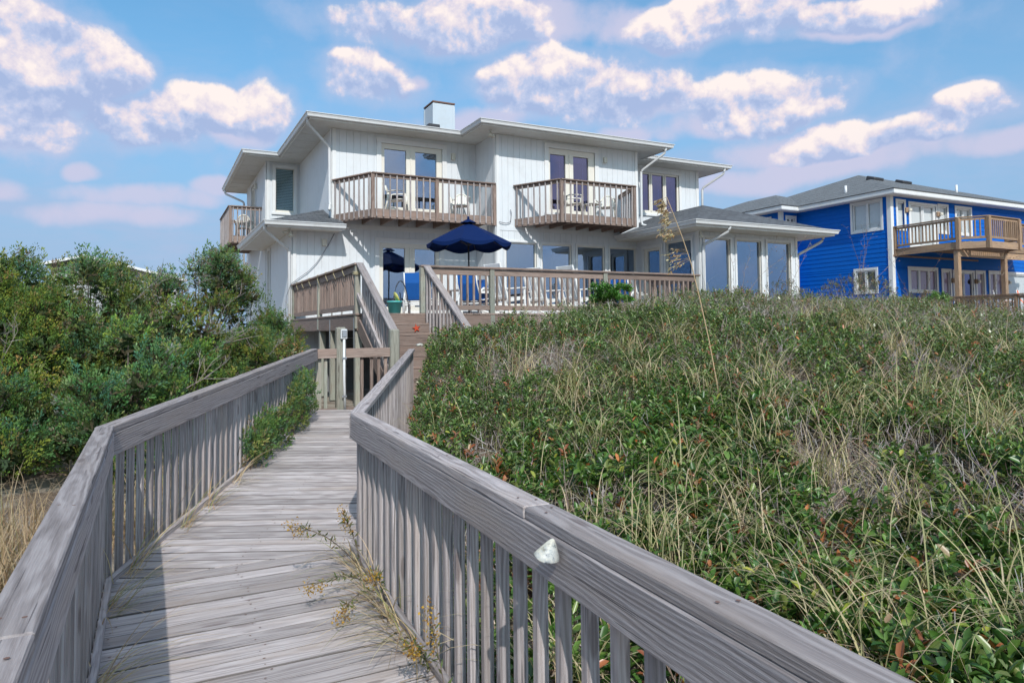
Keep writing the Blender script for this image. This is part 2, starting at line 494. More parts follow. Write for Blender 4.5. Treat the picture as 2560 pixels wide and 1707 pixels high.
# weathered grey-violet boards of the walk, browner boards of the deck, pale new posts, tan new lumber
WOOD = m_wood('weathered_boards', (0.195, 0.168, 0.164), (0.345, 0.308, 0.305), (0.49, 0.448, 0.446), warm=(0.37, 0.308, 0.272), bstr=0.55)
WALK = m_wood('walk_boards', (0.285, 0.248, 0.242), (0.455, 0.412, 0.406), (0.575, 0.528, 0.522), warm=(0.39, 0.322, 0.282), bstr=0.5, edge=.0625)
DECKW = m_wood('deck_lumber', (0.115, 0.082, 0.068), (0.25, 0.187, 0.160), (0.375, 0.300, 0.262), warm=(0.30, 0.20, 0.160), bstr=0.3)
POSTW = m_wood('post_lumber', (0.135, 0.13, 0.105), (0.30, 0.29, 0.245), (0.42, 0.40, 0.34), warm=(0.30, 0.25, 0.21), green=(0.29, 0.315, 0.27), bstr=0.3)
TANW = m_wood('tan_lumber', (0.15, 0.10, 0.066), (0.30, 0.205, 0.14), (0.43, 0.315, 0.225), warm=(0.40, 0.255, 0.14), bstr=0.25)
WHITE = m_paint('white_siding_paint', (0.655, 0.685, 0.715), 0.55, 0.22)
TRIM = m_paint('white_trim_paint', (0.70, 0.71, 0.715), 0.5, 0.20)
SOFF = m_paint('soffit_paint', (0.66, 0.65, 0.62), 0.6, 0.35, 1.2)
GUTT = m_paint('gutter_enamel', (0.62, 0.63, 0.64), 0.35, 0.22, 3.0, spec=0.5)
CREAM = m_paint('cream_frame', (0.72, 0.69, 0.62), 0.4, 0.10)
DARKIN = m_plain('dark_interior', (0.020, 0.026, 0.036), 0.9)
BLIND = m_plain('blind_slats', (0.62, 0.68, 0.74), 0.6)
SHADE = m_plain('shade_fabric', (0.72, 0.74, 0.72), 0.8)
MAUVE = m_plain('mauve_drape', (0.42, 0.30, 0.40), 0.8)
GLASS = m_glass('window_glass', (0.62, 0.68, 0.74), 4.0, (0.62, 0.78, 0.98))
GLASSV = m_glass('violet_window_glass', (0.40, 0.38, 0.55), 2.6, (0.62, 0.66, 1.0))
GLASSM = m_glass('teal_window_glass', (0.86, 0.94, 0.95), 2.2, (0.7, 0.9, 1.0))
GLASSC = m_glass('clear_window_glass', (0.95, 0.96, 0.97), 1.5)
SHING = m_shingle('grey_shingles', (0.050, 0.056, 0.064), (0.120, 0.128, 0.140))
SHINGB = m_shingle('slate_shingles', (0.110, 0.120, 0.128), (0.165, 0.178, 0.187))
BLUE = m_paint('blue_siding_paint', (0.001, 0.115, 0.50), 0.6, 0.18, 2.0, (0.03, 0.17, 0.42), spec=0.15)
CONC = m_paint('grey_skirt_paint', (0.42, 0.43, 0.45), 0.8, 0.3)
PLAST = m_plain('white_plastic', (0.72, 0.70, 0.64), 0.4)
WPAINT = m_plain('white_chair_paint', (0.82, 0.82, 0.80), 0.4)
SLING = m_plain('blue_sling', (0.006, 0.11, 0.42), 0.7)
NAVY = m_plain('navy_canvas', (0.003, 0.016, 0.080), 0.85, spec=0.12)
TEAL = m_plain('teal_plastic', (0.10, 0.50, 0.50), 0.4)
YELL = m_plain('yellow_plastic', (0.62, 0.60, 0.16), 0.5)
ORANGE = m_plain('orange_canvas', (0.72, 0.10, 0.015), 0.8)
METAL = m_plain('galvanised_metal', (0.45, 0.47, 0.50), 0.4, 0.8)
DMETAL = m_plain('dark_metal', (0.05, 0.05, 0.055), 0.5, 0.3)
PVC = m_plain('grey_conduit', (0.68, 0.69, 0.70), 0.4)
CABLE = m_plain('grey_cable', (0.20, 0.21, 0.24), 0.6)
ROPE = m_plain('straw_rope', (0.52, 0.45, 0.28), 0.9)
RED = m_plain('red_paint', (0.50, 0.06, 0.02), 0.6)
BARK = m_plain('grey_bark', (0.145, 0.115, 0.095), 0.9)
DEADW = m_plain('dead_wood', (0.34, 0.30, 0.275), 0.9)
CORE = m_plain('rusty_cap', (0.16, 0.09, 0.07), 0.8)
LAMPG = m_plain('lamp_lens', (0.62, 0.60, 0.52), 0.4)


def m_shell():
    m, N, bs, out = new_mat('limpet_shell')
    tc = N.node('ShaderNodeTexCoord')
    n = N.noise(tc.outputs['Object'], 45.0, 4, 0.7); n2 = N.noise(tc.outputs['Object'], 14.0, 3)
    c = N.ramp(n, [(0.34, (0.12, 0.14, 0.16)), (0.47, (0.42, 0.44, 0.44)), (0.7, (0.62, 0.60, 0.52))])
    c = N.mix(N.maprange(n2, 0.5, 0.7, 0, 0.4), c, (0.60, 0.52, 0.30, 1))
    N.l.new(c, bs.inputs['Base Color']); bs.inputs['Roughness'].default_value = 0.5
    bump(N, bs, n, 0.3, 0.003)
    return m


SHELL = m_shell()


def m_sand():
    m, N, bs, out = new_mat('sand_and_litter')
    ge = N.node('ShaderNodeNewGeometry'); p = ge.outputs['Position']
    n = N.noise(p, 1.3, 6, 0.65); f = N.noise(p, 24.0, 5, 0.7); li = N.noise(N.vmath('MULTIPLY', p, (9.0, 26.0, 9.0)), 1.0, 5, 0.7, 1.0)
    sand = N.mix(f, (0.30, 0.255, 0.20, 1), (0.46, 0.41, 0.34, 1))
    lit = N.ramp(li, [(0.25, (0.045, 0.033, 0.025)), (0.5, (0.15, 0.105, 0.075)), (0.75, (0.30, 0.22, 0.16))])
    c = N.mix(N.maprange(N.math('ADD', n, N.math('MULTIPLY', li, .25)), 0.50, 0.70, 1.0, 0.15, True), sand, lit)
    dt = N.n.new('ShaderNodeVectorMath'); dt.operation = 'DOT_PRODUCT'; N.l.new(p, dt.inputs[0]); dt.inputs[1].default_value = (math.sin(PSI), -math.cos(PSI), 0)
    beach = N.maprange(dt.outputs['Value'], 4.5, 8.5, 0, 1, True)                 # open beach seaward of the dune
    c = N.mix(beach, c, N.mix(f, (0.50, 0.45, 0.37, 1), (0.60, 0.55, 0.46, 1)))
    N.l.new(c, bs.inputs['Base Color']); bs.inputs['Roughness'].default_value = 0.95
    bump(N, bs, N.math('ADD', f, li), 0.6, 0.03)
    return m


SAND = m_sand()
LEAF = m_leaf('glossy_leaves', 0.34, 0.22, 0.55)
CEDAR = m_leaf('cedar_foliage', 0.7, 0.30, 0.2, (1.05, 1.15, 0.7))
GRASS = m_leaf('grass_blades', 0.6, 0.30, 0.3, (1.1, 1.05, 0.7))
TWIG = m_leaf('dry_twigs', 0.85, 0.0, 0.1)

# ------------------------------------------------------------------ terrain
_zu = np.array([-60, -9, -5.5, -4.2, -3.4, -2.6, -1.8, -1.1, -0.3, 0.6, 1.5, 2.5, 4.0, 7.0, 10, 15, 22, 40, 200.])
_zc = np.array([-1.6, -1.5, -1.5, -1.5, -1.45, -1.15, -0.86, -0.62, -0.34, -0.12, 0.02, 0.16, 0.33, 0.35, 0.25, -0.04, -0.30, -0.4, -0.6])
_zb = np.array([-1.9, -1.6, -1.6, -1.75, -1.85, -1.74, -1.62, -1.52, -1.42, -1.34, -1.28, -1.24, -1.2, -1.15, -1.1, -1.1, -1.1, -1.2, -1.6])


def ground(u, v):
    """height above eye level of the sand (building frame)"""
    u = np.asarray(u, float); v = np.asarray(v, float)
    zc = np.interp(u, _zu, _zc); zb = np.interp(u, _zu, _zb)
    t = np.clip((v - 10.0) / 9.5, 0, 1); t = t * t * (3 - 2 * t) * 0.55 + t * 0.45
    g = zc + (zb - zc) * t
    back = np.interp(u, [-60, -3.0, -1.0, 10, 16, 22, 200], [-1.55, -1.5, -1.5, -1.35, -0.5, -0.25, -0.6])
    w = np.clip((9.6 - v) / 1.9, 0, 1); w = w * w * (3 - 2 * w)
    g = g + (np.minimum(back, g) - g) * w
    g = g - np.clip((v - 20) / 40, 0, 1) * 1.2
    n = 0.06 * np.sin(u * 1.7 + v * 0.9) * np.sin(v * 1.3 - u * 0.6) + 0.035 * np.sin(u * 4.1 - 1.3) * np.sin(v * 3.7 + 0.5)
    g = g + n * np.clip((u + 3.6) / 1.5, 0.2, 1)
    # the walk and the stairs stand clear of the sand
    ul = np.where(v > 15.46, -5.15, -5.15 + (15.46 - v) * .405); ur = np.where(v > 15.66, -3.30 - (v - 15.66) * .062, -3.30 + (15.66 - v) * .411)
    zf = -1.51 + np.clip((15.45 - v) / 6.2, 0, 1) * .265
    m = np.clip((u - ul) / .25, 0, 1) * np.clip((ur + .22 - u) / .22, 0, 1) * np.clip((v - 8.6) / .4, 0, 1)
    g = g + (np.minimum(g, zf - .32) - g) * m
    m2 = np.clip((u + 3.2) / .4, 0, 1) * np.clip((.75 - u) / .3, 0, 1) * np.clip((10.0 - v) / .3, 0, 1)
    return g + (np.minimum(g, -1.52) - g) * m2


def build_ground():
    def grid(a, b, n): return np.linspace(a, b, n)
    us = np.unique(np.round(np.concatenate([grid(-12, 26, 305), [-2500, -900, -300, -120, -60, -35, -24, -17, 30, 36, 45, 70, 130, 300, 900, 2500]]), 3))
    vs = np.unique(np.round(np.concatenate([grid(-14, 24, 305), [-2500, -900, -300, -120, -60, -35, -22, 28, 35, 50, 90, 200, 600, 2500]]), 3))
    U_, V_ = np.meshgrid(us, vs)
    Z = ground(U_, V_)
    P = np.stack([U_.ravel(), -V_.ravel(), Z.ravel()], 1)
    nu = len(us); idx = np.arange(len(P)).reshape(len(vs), nu)
    a = idx[:-1, :-1].ravel(); b = idx[:-1, 1:].ravel(); c = idx[1:, 1:].ravel(); d = idx[1:, :-1].ravel()
    me = np_mesh('ground', P, np.stack([a, d, c, b], 1), None, SAND, True)
    o = mesh_obj('dune_ground', me, SAND, None)
    tag(o, 'sandy dune ground with leaf litter under the plants', None, None, 'structure')


build_ground()

# ------------------------------------------------------------------ wall builders


def free(a, b, holes):
    """intervals of [a,b] not covered by holes"""
    out = []; x = a
    for h0, h1 in sorted(holes):
        if h1 <= x or h0 >= b: continue
        if h0 > x: out.append((x, h0))
        x = max(x, h1)
    if x < b: out.append((x, b))
    return [(p, q) for p, q in out if q - p > 0.012]


def wall(parent, fr, s0, s1, z0, z1, holes, mat, name='wall', vertical=True, pitch=0.203, gap=0.0045, thick=0.014, back=None, lap=0.0):
    """backing panel as one part with siding boards as its pieces. holes: (s0,s1,z0,z1)"""
    back = back or mat
    V = []; Fc = []
    cuts = sorted(set([s0, s1] + [min(max(h, s0), s1) for q in holes for h in q[:2]]))
    for a, b in zip(cuts[:-1], cuts[1:]):
        if b - a < 1e-4: continue
        m = (a + b) / 2
        for za, zb in free(z0, z1, [(h[2], h[3]) for h in holes if h[0] < m < h[1]]):
            i = len(V)
            for (s, o, z) in ((a, -.09, za), (b, -.09, za), (b, -.09, zb), (a, -.09, zb), (a, -.002, za), (b, -.002, za), (b, -.002, zb), (a, -.002, zb)):
                V.append(fr.P(s, o, z))
            Fc += [tuple(i + k for k in f) for f in ((4, 5, 6, 7), (0, 3, 2, 1), (0, 1, 5, 4), (3, 7, 6, 2), (0, 4, 7, 3), (1, 2, 6, 5))]
    w = raw_mesh(name, V, Fc, back, parent)
    if vertical:
        n = max(1, round((s1 - s0) / pitch)); st = (s1 - s0) / n
        for k in range(n):
            a, b = s0 + k * st + gap / 2, s0 + (k + 1) * st - gap / 2
            cc = sorted(set([a, b] + [h for q in holes for h in q[:2] if a < h < b]))
            for p, q in zip(cc[:-1], cc[1:]):
                if q - p < 0.012: continue
                m = (p + q) / 2
                for za, zb in free(z0, z1, [(h[2], h[3]) for h in holes if h[0] < m < h[1]]):
                    fbox('siding_board', fr, p, q, 0.0, thick, za, zb, mat, w, 0.003)
    else:
        n = max(1, round((z1 - z0) / pitch)); st = (z1 - z0) / n
        for k in range(n):
            a, b = z0 + k * st, z0 + (k + 1) * st
            cc = sorted(set([a, b] + [h for q in holes for h in q[2:4] if a < h < b]))
            for p, q in zip(cc[:-1], cc[1:]):
                if q - p < 0.012: continue
                m = (p + q) / 2
                for sa, sb in free(s0, s1, [(h[0], h[1]) for h in holes if h[2] < m < h[3]]):
                    # clapboard: lower edge stands proud
                    L = sb - sa
                    key = ('clap', round(L, 3), round(q - p, 3))
                    me = MESH.get(key)
                    if me is None:
                        me = bpy.data.meshes.new('clapboard'); hh = (q - p) / 2; x = L / 2
                        v = [(-x, -.022, -hh), (x, -.022, -hh), (x, -.004, hh + .012), (-x, -.004, hh + .012),
                             (-x, -.006, -hh), (x, -.006, -hh), (x, .0, hh + .012), (-x, .0, hh + .012)]
                        me.from_pydata(v, [], [(0, 1, 2, 3), (4, 7, 6, 5), (0, 4, 5, 1), (3, 2, 6, 7), (0, 3, 7, 4), (1, 5, 6, 2)])
                        MESH[key] = me
                    F = Matrix.Translation(fr.P((sa + sb) / 2, 0, m)) @ Matrix.Rotation(fr.th, 4, 'Z')
                    mesh_obj('clapboard', me, mat, w, F)
    return w


def window(parent, fr, s0, s1, z0, z1, panes, trim=0.09, name='window', glass=None, blind=None, frame=0.05, fmat=None,
           tmat=None, depth=0.5, base=0.018, sill=True, blind_h=1.0, inner=None):
    """s0..s1, z0..z1: outside of the trim; panes: list of (s0,s1,z0,z1) of glass"""
    glass = glass or GLASS; fmat = fmat or CREAM; tmat = tmat or TRIM
    root = fbox(name, fr, s0, s1, base - .006, base + .034, z1 - trim, z1, tmat, parent, 0.004)      # head casing carries the rest
    fbox('casing', fr, s0, s0 + trim, base, base + .032, z0, z1 - trim, tmat, root)
    fbox('casing', fr, s1 - trim, s1, base, base + .032, z0, z1 - trim, tmat, root)
    if sill: fbox('sill', fr, s0 - .02, s1 + .02, base, base + .05, z0 - .045, z0 + .03, tmat, root)
    else: fbox('casing', fr, s0 + trim, s1 - trim, base, base + .026, z0, z0 + trim, tmat, root)
    a, b = s0 + trim, s1 - trim; c, d = z0 + (0.03 if sill else trim), z1 - trim
    # frame: jambs, head, bottom and mullions between the panes
    ps = sorted(panes)
    edges = [a] + [x for p in ps for x in p[:2]] + [b]
    zt = max(p[3] for p in ps); zb = min(p[2] for p in ps)
    fbox('frame', fr, a, b, -.075, base - .014, zt, d, fmat, root, 0.003)
    fbox('frame', fr, a, b, -.075, base - .014, c, zb, fmat, root, 0.003)
    for k in range(0, len(edges), 2):
        if edges[k + 1] - edges[k] > 0.008:
            fbox('frame', fr, edges[k], edges[k + 1], -.075, base - .014, zb, zt, fmat, root, 0.003)
            if 0 < k < len(edges) - 2 and edges[k + 1] - edges[k] > 0.12:
                mm = (edges[k] + edges[k + 1]) / 2
                fbox('mullion', fr, mm - .018, mm + .018, base - .014, base + .012, zb - .03, zt + .02, fmat, root, 0.003)
    for p in ps:
        fbox('pane', fr, p[0], p[1], -.052, -.046, p[2], p[3], glass, root, 0.0)
        if blind == 'slats':
            n = int((p[3] - p[2]) * blind_h / 0.055)
            vs, fs = [], []
            for k in range(n):
                z = p[3] - 0.03 - k * 0.055; i = len(vs)
                for (s, o, zz) in ((p[0] + .005, -.115, z - .012), (p[1] - .005, -.115, z - .012), (p[1] - .005, -.08, z + .016), (p[0] + .005, -.08, z + .016)):
                    vs.append(fr.P(s, o, zz))
                fs.append((i, i + 1, i + 2, i + 3))
            raw_mesh('blind', vs, fs, BLIND, root)
        elif blind == 'raised':
            fbox('blind', fr, p[0] + .01, p[1] - .01, -.13, -.08, p[3] - .17, p[3], BLIND, root, 0.003)
            fbox('blind_wand', fr, p[1] - .17, p[1] - .155, -.085, -.073, p[3] - .85, p[3] - .17, WPAINT, root, 0.0)
        elif blind == 'shade':
            fbox('shade', fr, p[0] + .005, p[1] - .005, -.11, -.08, p[2] - .02, p[3] + .02, inner or SHADE, root, 0.0)
    # the dark room behind
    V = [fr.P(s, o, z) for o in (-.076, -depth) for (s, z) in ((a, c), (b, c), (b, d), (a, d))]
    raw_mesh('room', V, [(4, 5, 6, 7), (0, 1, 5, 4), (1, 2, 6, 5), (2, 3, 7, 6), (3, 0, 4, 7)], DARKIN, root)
    return root


def sweep(name, pts, prof, mat, parent, closed=False, side=1):
    """profile (out, z) swept round plan points (u,v,z); out is to the right of the walking direction * side"""
    P = [Vector((p[0], -p[1])) for p in pts]; n = len(P); V = []; Fc = []; k = len(prof)
    for i in range(n):
        e0 = (P[i] - P[i - 1]).normalized() if (closed or i > 0) else None
        e1 = (P[(i + 1) % n] - P[i]).normalized() if (closed or i < n - 1) else None
        e0 = e0 or e1; e1 = e1 or e0
        n0 = Vector((e0.y, -e0.x)) * side; n1 = Vector((e1.y, -e1.x)) * side
        m = (n0 + n1); m = m / max(m.dot(n0), 0.2)
        for (o, z) in prof:
            q = P[i] + m * o
            V.append((q.x, q.y, pts[i][2] + z))
    for i in range(n if closed else n - 1):
        j = (i + 1) % n
        for q in range(k):
            r = (q + 1) % k
            Fc.append((i * k + q, j * k + q, j * k + r, i * k + r))
    if not closed:
        Fc.append(tuple(range(k))); Fc.append(tuple((n - 1) * k + q for q in range(k - 1, -1, -1)))
    o = raw_mesh(name, V, Fc, mat, parent)
    bm = bmesh.new(); bm.from_mesh(o.data); bmesh.ops.recalc_face_normals(bm, faces=bm.faces); bm.to_mesh(o.data); bm.free()
    return o


GUT = [(0.0, -.125), (0.065, -.125), (0.080, -.11), (0.088, -.065), (0.098, -.045), (0.098, -.028), (0.122, -.018), (0.122, 0.0), (0.108, 0.0), (0.100, -.02), (0.02, -.10), (0.0, -.02)]
FASC = [(-0.022, -.155), (-0.002, -.155), (-0.002, 0.0), (-0.022, 0.0)]


def roof_plane(name, pts, eave, parent, mat, thick=0.03):
    """pts: (u,v,z) outline; eave: two points fixing the eave line -> uv in metres"""
    P = [B(*p) for p in pts]; a, b = B(*eave[0]), B(*eave[1])
    x = (b - a).normalized(); nrm = (P[1] - P[0]).cross(P[2] - P[0]).normalized()
    if nrm.z < 0: nrm = -nrm
    y = nrm.cross(x).normalized()
    n = len(P); V = P + [p - nrm * thick for p in P]
    uvs = [((p - a).dot(x), (p - a).dot(y)) for p in V]
    Fc = [tuple(range(n)), tuple(range(2 * n - 1, n - 1, -1))] + [(i, i + n, (i + 1) % n + n, (i + 1) % n) for i in range(n)]
    o = raw_mesh(name, V, Fc, mat, parent, uvs=uvs)
    bm = bmesh.new(); bm.from_mesh(o.data); bmesh.ops.recalc_face_normals(bm, faces=bm.faces); bm.to_mesh(o.data); bm.free()
    return o


def hip(parent, u0, u1, v0, v1, ze, sl, mat, name='roof'):
    """hip roof over u0..u1, v0..v1 (v1 towards the viewer)"""
    w, d = u1 - u0, v1 - v0
    if w >= d:
        h = d / 2; A, Bp = (u0 + h, (v0 + v1) / 2, ze + h * sl), (u1 - h, (v0 + v1) / 2, ze + h * sl)
        fr = [(u0, v1, ze), (u1, v1, ze), Bp, A]; bk = [(u1, v0, ze), (u0, v0, ze), A, Bp]
        lf = [(u0, v0, ze), (u0, v1, ze), A]; rt = [(u1, v1, ze), (u1, v0, ze), Bp]
    else:
        h = w / 2; A, Bp = ((u0 + u1) / 2, v1 - h, ze + h * sl), ((u0 + u1) / 2, v0 + h, ze + h * sl)
        fr = [(u0, v1, ze), (u1, v1, ze), A]; bk = [(u1, v0, ze), (u0, v0, ze), Bp]
        lf = [(u0, v0, ze), (u0, v1, ze), A, Bp]; rt = [(u1, v1, ze), (u1, v0, ze), Bp, A]
    root = None
    for q in (fr, bk, lf, rt):
        o = roof_plane(name if root is None else 'roof_slope', q, (q[0], q[1]), parent if root is None else root, mat)
        root = root or o
    return root


def cut_wall_lamp(parent, fr, s0, s1, z0, z1):
    b = fbox('wall_lamp', fr, s0, s1, .018, .032, z0, z1, TRIM, parent, 0.003)
    fbox('lens', fr, s0 + .035, s1 - .02, .032, .11, z0 + .035, z1 - .04, LAMPG, b, 0.012)


def floodlight(parent, p, heads):
    b = mesh_obj('floodlight', box_mesh(.10, .10, .04, .01), TRIM, parent, Matrix.Translation(p))
    for dx, dy, dz in heads:
        d = Vector((dx, dy, dz)).normalized(); q = Vector(p) + Vector((0, 0, -.02))
        V, Fc = tube_geo([q, q + d * .09, q + d * .12, q + d * .2], .028, 10)
        n = 10
        for k in range(n):
            V[3 * n + k] = q + d * .2 + (V[3 * n + k] - (q + d * .2)) * 2.3
            V[2 * n + k] = q + d * .12 + (V[2 * n + k] - (q + d * .12)) * 1.2
        raw_mesh('lamp_head', V, Fc, LAMPG, b, smooth=True)


def downspout(parent, pts, r=.042):
    """square-ish pipe through plan points (u,v,z)"""
    P = [B(*p) for p in pts]; Q = [P[0]]
    for i in range(1, len(P) - 1):                                   # round the elbows
        a, b, c = P[i - 1], P[i], P[i + 1]
        d0 = min(.09, (b - a).length * .4); d1 = min(.09, (c - b).length * .4)
        p0 = b + (a - b).normalized() * d0; p1 = b + (c - b).normalized() * d1
        for t in (0, .33, .66, 1): Q.append((p0 * (1 - t) + b * t) * (1 - t) + (b * (1 - t) + p1 * t) * t)
    Q.append(P[-1])
    return tube('downspout', Q, r, GUTT, parent, 8)


# ------------------------------------------------------------------ the white house
H = thing('beach_house', 'white two-storey house with grooved siding, balconies and grey hip roofs', 'house', (5, 4, -1.4))
UW = H
ZS, ZG = 5.88, 6.03          # upper soffit, gutter rim
f1 = Fr(0, 0, 0)             # front of the left wing
f2 = Fr(0, 1.46, 0)          # front of the middle wing, s = u
f0 = Fr(0, -4.94, 0)         # set back front at the far left
fl = Fr(0, 0, -90)           # left face of the left wing, s = v
fl0 = Fr(-1.12, 0, -90)      # left face of the set back wing
flL = Fr(-1.10, 0, -90)
f2l = Fr(4.55, 0, -90)
f2r = Fr(9.80, 0, 90)        # right face of the middle wing, s = -v
fS = Fr(0, 4.48, 0); fSl = Fr(9.70, 0, -90); fSr = Fr(13.75, 0, 90)
f3 = Fr(0, 0.0, 0)

dA = (1.31, 3.55, 3.56, 5.77); dB = (1.25, 3.44, 0.47, 2.77); dC = (6.22, 8.24, 3.60, 5.81)
hA = (1.41, 3.45, 3.56, 5.67); hB = (1.35, 3.34, 0.47, 2.67); hC = (6.32, 8.14, 3.60, 5.71)
wall(H, f1, 0.0, 4.55, 3.12, ZS, [hA], WHITE)
wall(H, f1, -1.10, 4.55, -1.45, 2.98, [hB], WHITE)
wall(H, fl, -4.94, 0.0, 2.9, ZS, [], WHITE)
hW0 = (-0.86, -0.16, 4.15, 5.72)
wall(H, f0, -1.12, 0.0, 2.9, ZS, [hW0], WHITE)
hD0 = (-8.75, -7.55, 3.5, 5.68)
wall(H, fl0, -10.3, -4.94, -1.45, ZS, [hD0], WHITE)
hN = (-4.42, -3.98, 0.50, 2.72)
hN2 = (-7.9, -7.5, 0.50, 2.72)
wall(H, flL, -4.935, 0.0, 0.10, 2.87, [hN], WHITE, pitch=.15)
fbox('skirt', flL, -10.3, -0.0, -.02, .012, -1.45, 0.07, CONC, H)
fbox('skirt_cap', flL, -10.3, -0.0, .0, .04, 0.07, 0.10, TRIM, H)
wall(H, f2l, 0.0, 1.46, 0.3, ZS, [], WHITE)
lows = [(4.88, 5.86), (6.13, 7.12), (7.41, 8.38), (8.66, 9.63)]
wall(H, f2, 4.55, 9.80, 3.12, ZS, [hC], WHITE)
wall(H, f2, 4.55, 9.80, -.2, 2.98, [(a - .05, b + .05, .72, 2.66) for a, b in lows], WHITE)
wall(H, f2r, -1.46, 0.0, 2.9, ZS, [], WHITE)
hS3 = (10.95, 12.85, 4.16, 5.70)
wall(H, f3, 9.80, 13.75, 2.9, ZS, [hS3], WHITE)
wall(H, Fr(13.75, 0, 90), 0.0, 10.3, -1, ZS, [], WHITE)
suns = [(9.92, 10.86), (11.18, 12.13), (12.46, 13.41)]
wall(H, fS, 9.70, 13.75, -1.2, 2.84, [(a - .05, b + .05, .55, 2.67) for a, b in suns], WHITE)
wall(H, fSl, 1.46, 4.48, -1.2, 2.84, [(1.87, 2.78, .42, 2.60), (2.98, 4.20, .55, 2.70)], WHITE, pitch=.19)
wall(H, fSr, -4.48, 0.0, -1.2, 2.84, [], WHITE)
# band boards between the storeys
fbox('band_board', f1, 0.02, 4.55, .0, .035, 2.98, 3.12, TRIM, H)
fbox('band_board', f2, 4.56, 9.79, .0, .028, 2.98, 3.12, WHITE, H)
# corner boards
for fr, s0, s1, z0, z1 in ((f1, 0.0, .11, 3.12, ZS), (f1, -1.10, -1.0, -1.45, 2.86), (f2, 4.55, 4.65, -.2, ZS), (f2, 9.69, 9.80, 3.0, ZS),
                           (f0, -1.12, -1.01, 3.0, ZS), (fS, 9.70, 9.79, -1.2, 2.84), (fS, 13.66, 13.75, -1.2, 2.84), (f3, 13.62, 13.75, 3.2, ZS)):
    fbox('corner_board', fr, s0, s1, .018, .040, z0, z1, TRIM, H)
for fr, s0, s1, z0, z1 in ((fl, -.10, .018, 3.2, ZS), (flL, -.10, .018, .1, 2.86), (fl0, -5.04, -4.90, 3.0, ZS), (f2l, 1.36, 1.498, .3, ZS), (fSl, 4.38, 4.518, -1.2, 2.84)):
    fbox('corner_board', fr, s0, s1, .018, .040, z0, z1, TRIM, H)

# doors and windows
g1 = [(1.56, 2.24, 3.72, 5.46), (2.53, 3.22, 3.72, 5.46)]
window(H, f1, *dA, g1, trim=.15, name='balcony_door', glass=GLASS, depth=.9)
window(H, f1, *dB, [(1.51, 2.19, .72, 2.48), (2.50, 3.17, .72, 2.48)], trim=.14, name='patio_door', glass=GLASS, depth=.9)
window(H, f2, *dC, [(6.44, 7.00, 3.74, 5.48), (7.29, 7.86, 3.74, 5.48)], trim=.15, name='balcony_door', glass=GLASSV, blind='raised', depth=.9)
window(H, f0, -.93, -.09, 4.10, 5.79, [(-.80, -.22, 4.22, 5.66)], trim=.11, blind='slats', glass=GLASSM)
for a, b in lows: window(H, f2, a - .10, b + .10, .67, 2.70, [(a, b, .78, 2.60)], trim=.06, frame=.04, base=.018, depth=1.2, name='window')
window(H, f3, 10.90, 12.90, 4.10, 5.75, [(11.02, 11.44, 4.26, 5.58), (11.58, 12.08, 4.26, 5.58), (12.22, 12.72, 4.26, 5.58)], trim=.10, glass=GLASSV, blind='raised')
for a, b in suns: window(H, fS, a - .10, b + .10, .50, 2.72, [(a, b, .62, 2.62)], trim=.07, depth=1.0)
window(H, fSl, 1.80, 2.86, .37, 2.66, [(2.05, 2.66, .72, 2.48)], trim=.09, name='side_door', depth=.8)
window(H, fSl, 2.93, 4.25, .50, 2.74, [(3.05, 4.13, .62, 2.62)], trim=.07, depth=.8)
window(H, flL, -4.50, -3.90, .44, 2.78, [(-4.38, -4.02, .56, 1.38), (-4.38, -4.02, 1.44, 2.66)], trim=.07)
window(H, fl0, -8.85, -7.45, 3.48, 5.75, [(-8.62, -8.22, 3.75, 5.5), (-8.02, -7.66, 3.75, 5.5)], trim=.10, name='balcony_door')

# soffits, fascia, gutters, roofs
EAVE = [(-.78, .78), (3.77, .78), (3.77, 2.24), (10.56, 2.24), (10.56, .78), (14.53, .78), (14.53, -11.2), (-1.90, -11.2), (-1.90, -4.16), (-.78, -4.16)]
V = [B(u, v, ZS) for u, v in EAVE] + [B(u, v, ZS + .02) for u, v in EAVE]; n = len(EAVE)
so = raw_mesh('soffit', V, [tuple(range(n)), tuple(range(2 * n - 1, n - 1, -1))] + [(i, (i + 1) % n, (i + 1) % n + n, i + n) for i in range(n)], SOFF, H)
# seams of the soffit panels
for k in range(12):
    v = -.9 - k * .82
    if -4.9 < v: board('soffit_batten', B(-.75, v, ZS - .004), B(-.02, v, ZS - .004), .018, .008, SOFF, so, bev=.002)
    if v < -5: board('soffit_batten', B(-1.87, v, ZS - .004), B(-1.14, v, ZS - .004), .018, .008, SOFF, so, bev=.002)
eave3 = [(u, v, ZG) for u, v in EAVE]
sweep('fascia', [(u, v, ZG - .012) for u, v in EAVE], [(-0.05, -.155), (-0.002, -.155), (-0.002, 0.0), (-0.05, 0.0)], SOFF, H, True, 1)
sweep('gutter', eave3, GUT, GUTT, H, True, 1)
RZ = ZG + .005; SLP = .24
hip(H, -.80, 14.55, -11.2, .80, RZ, SLP, SHING)
hip(H, 3.75, 10.58, -8.0, 2.26, RZ + .002, SLP, SHING)
hip(H, -1.92, 4.0, -11.22, -4.14, RZ + .004, SLP, SHING)
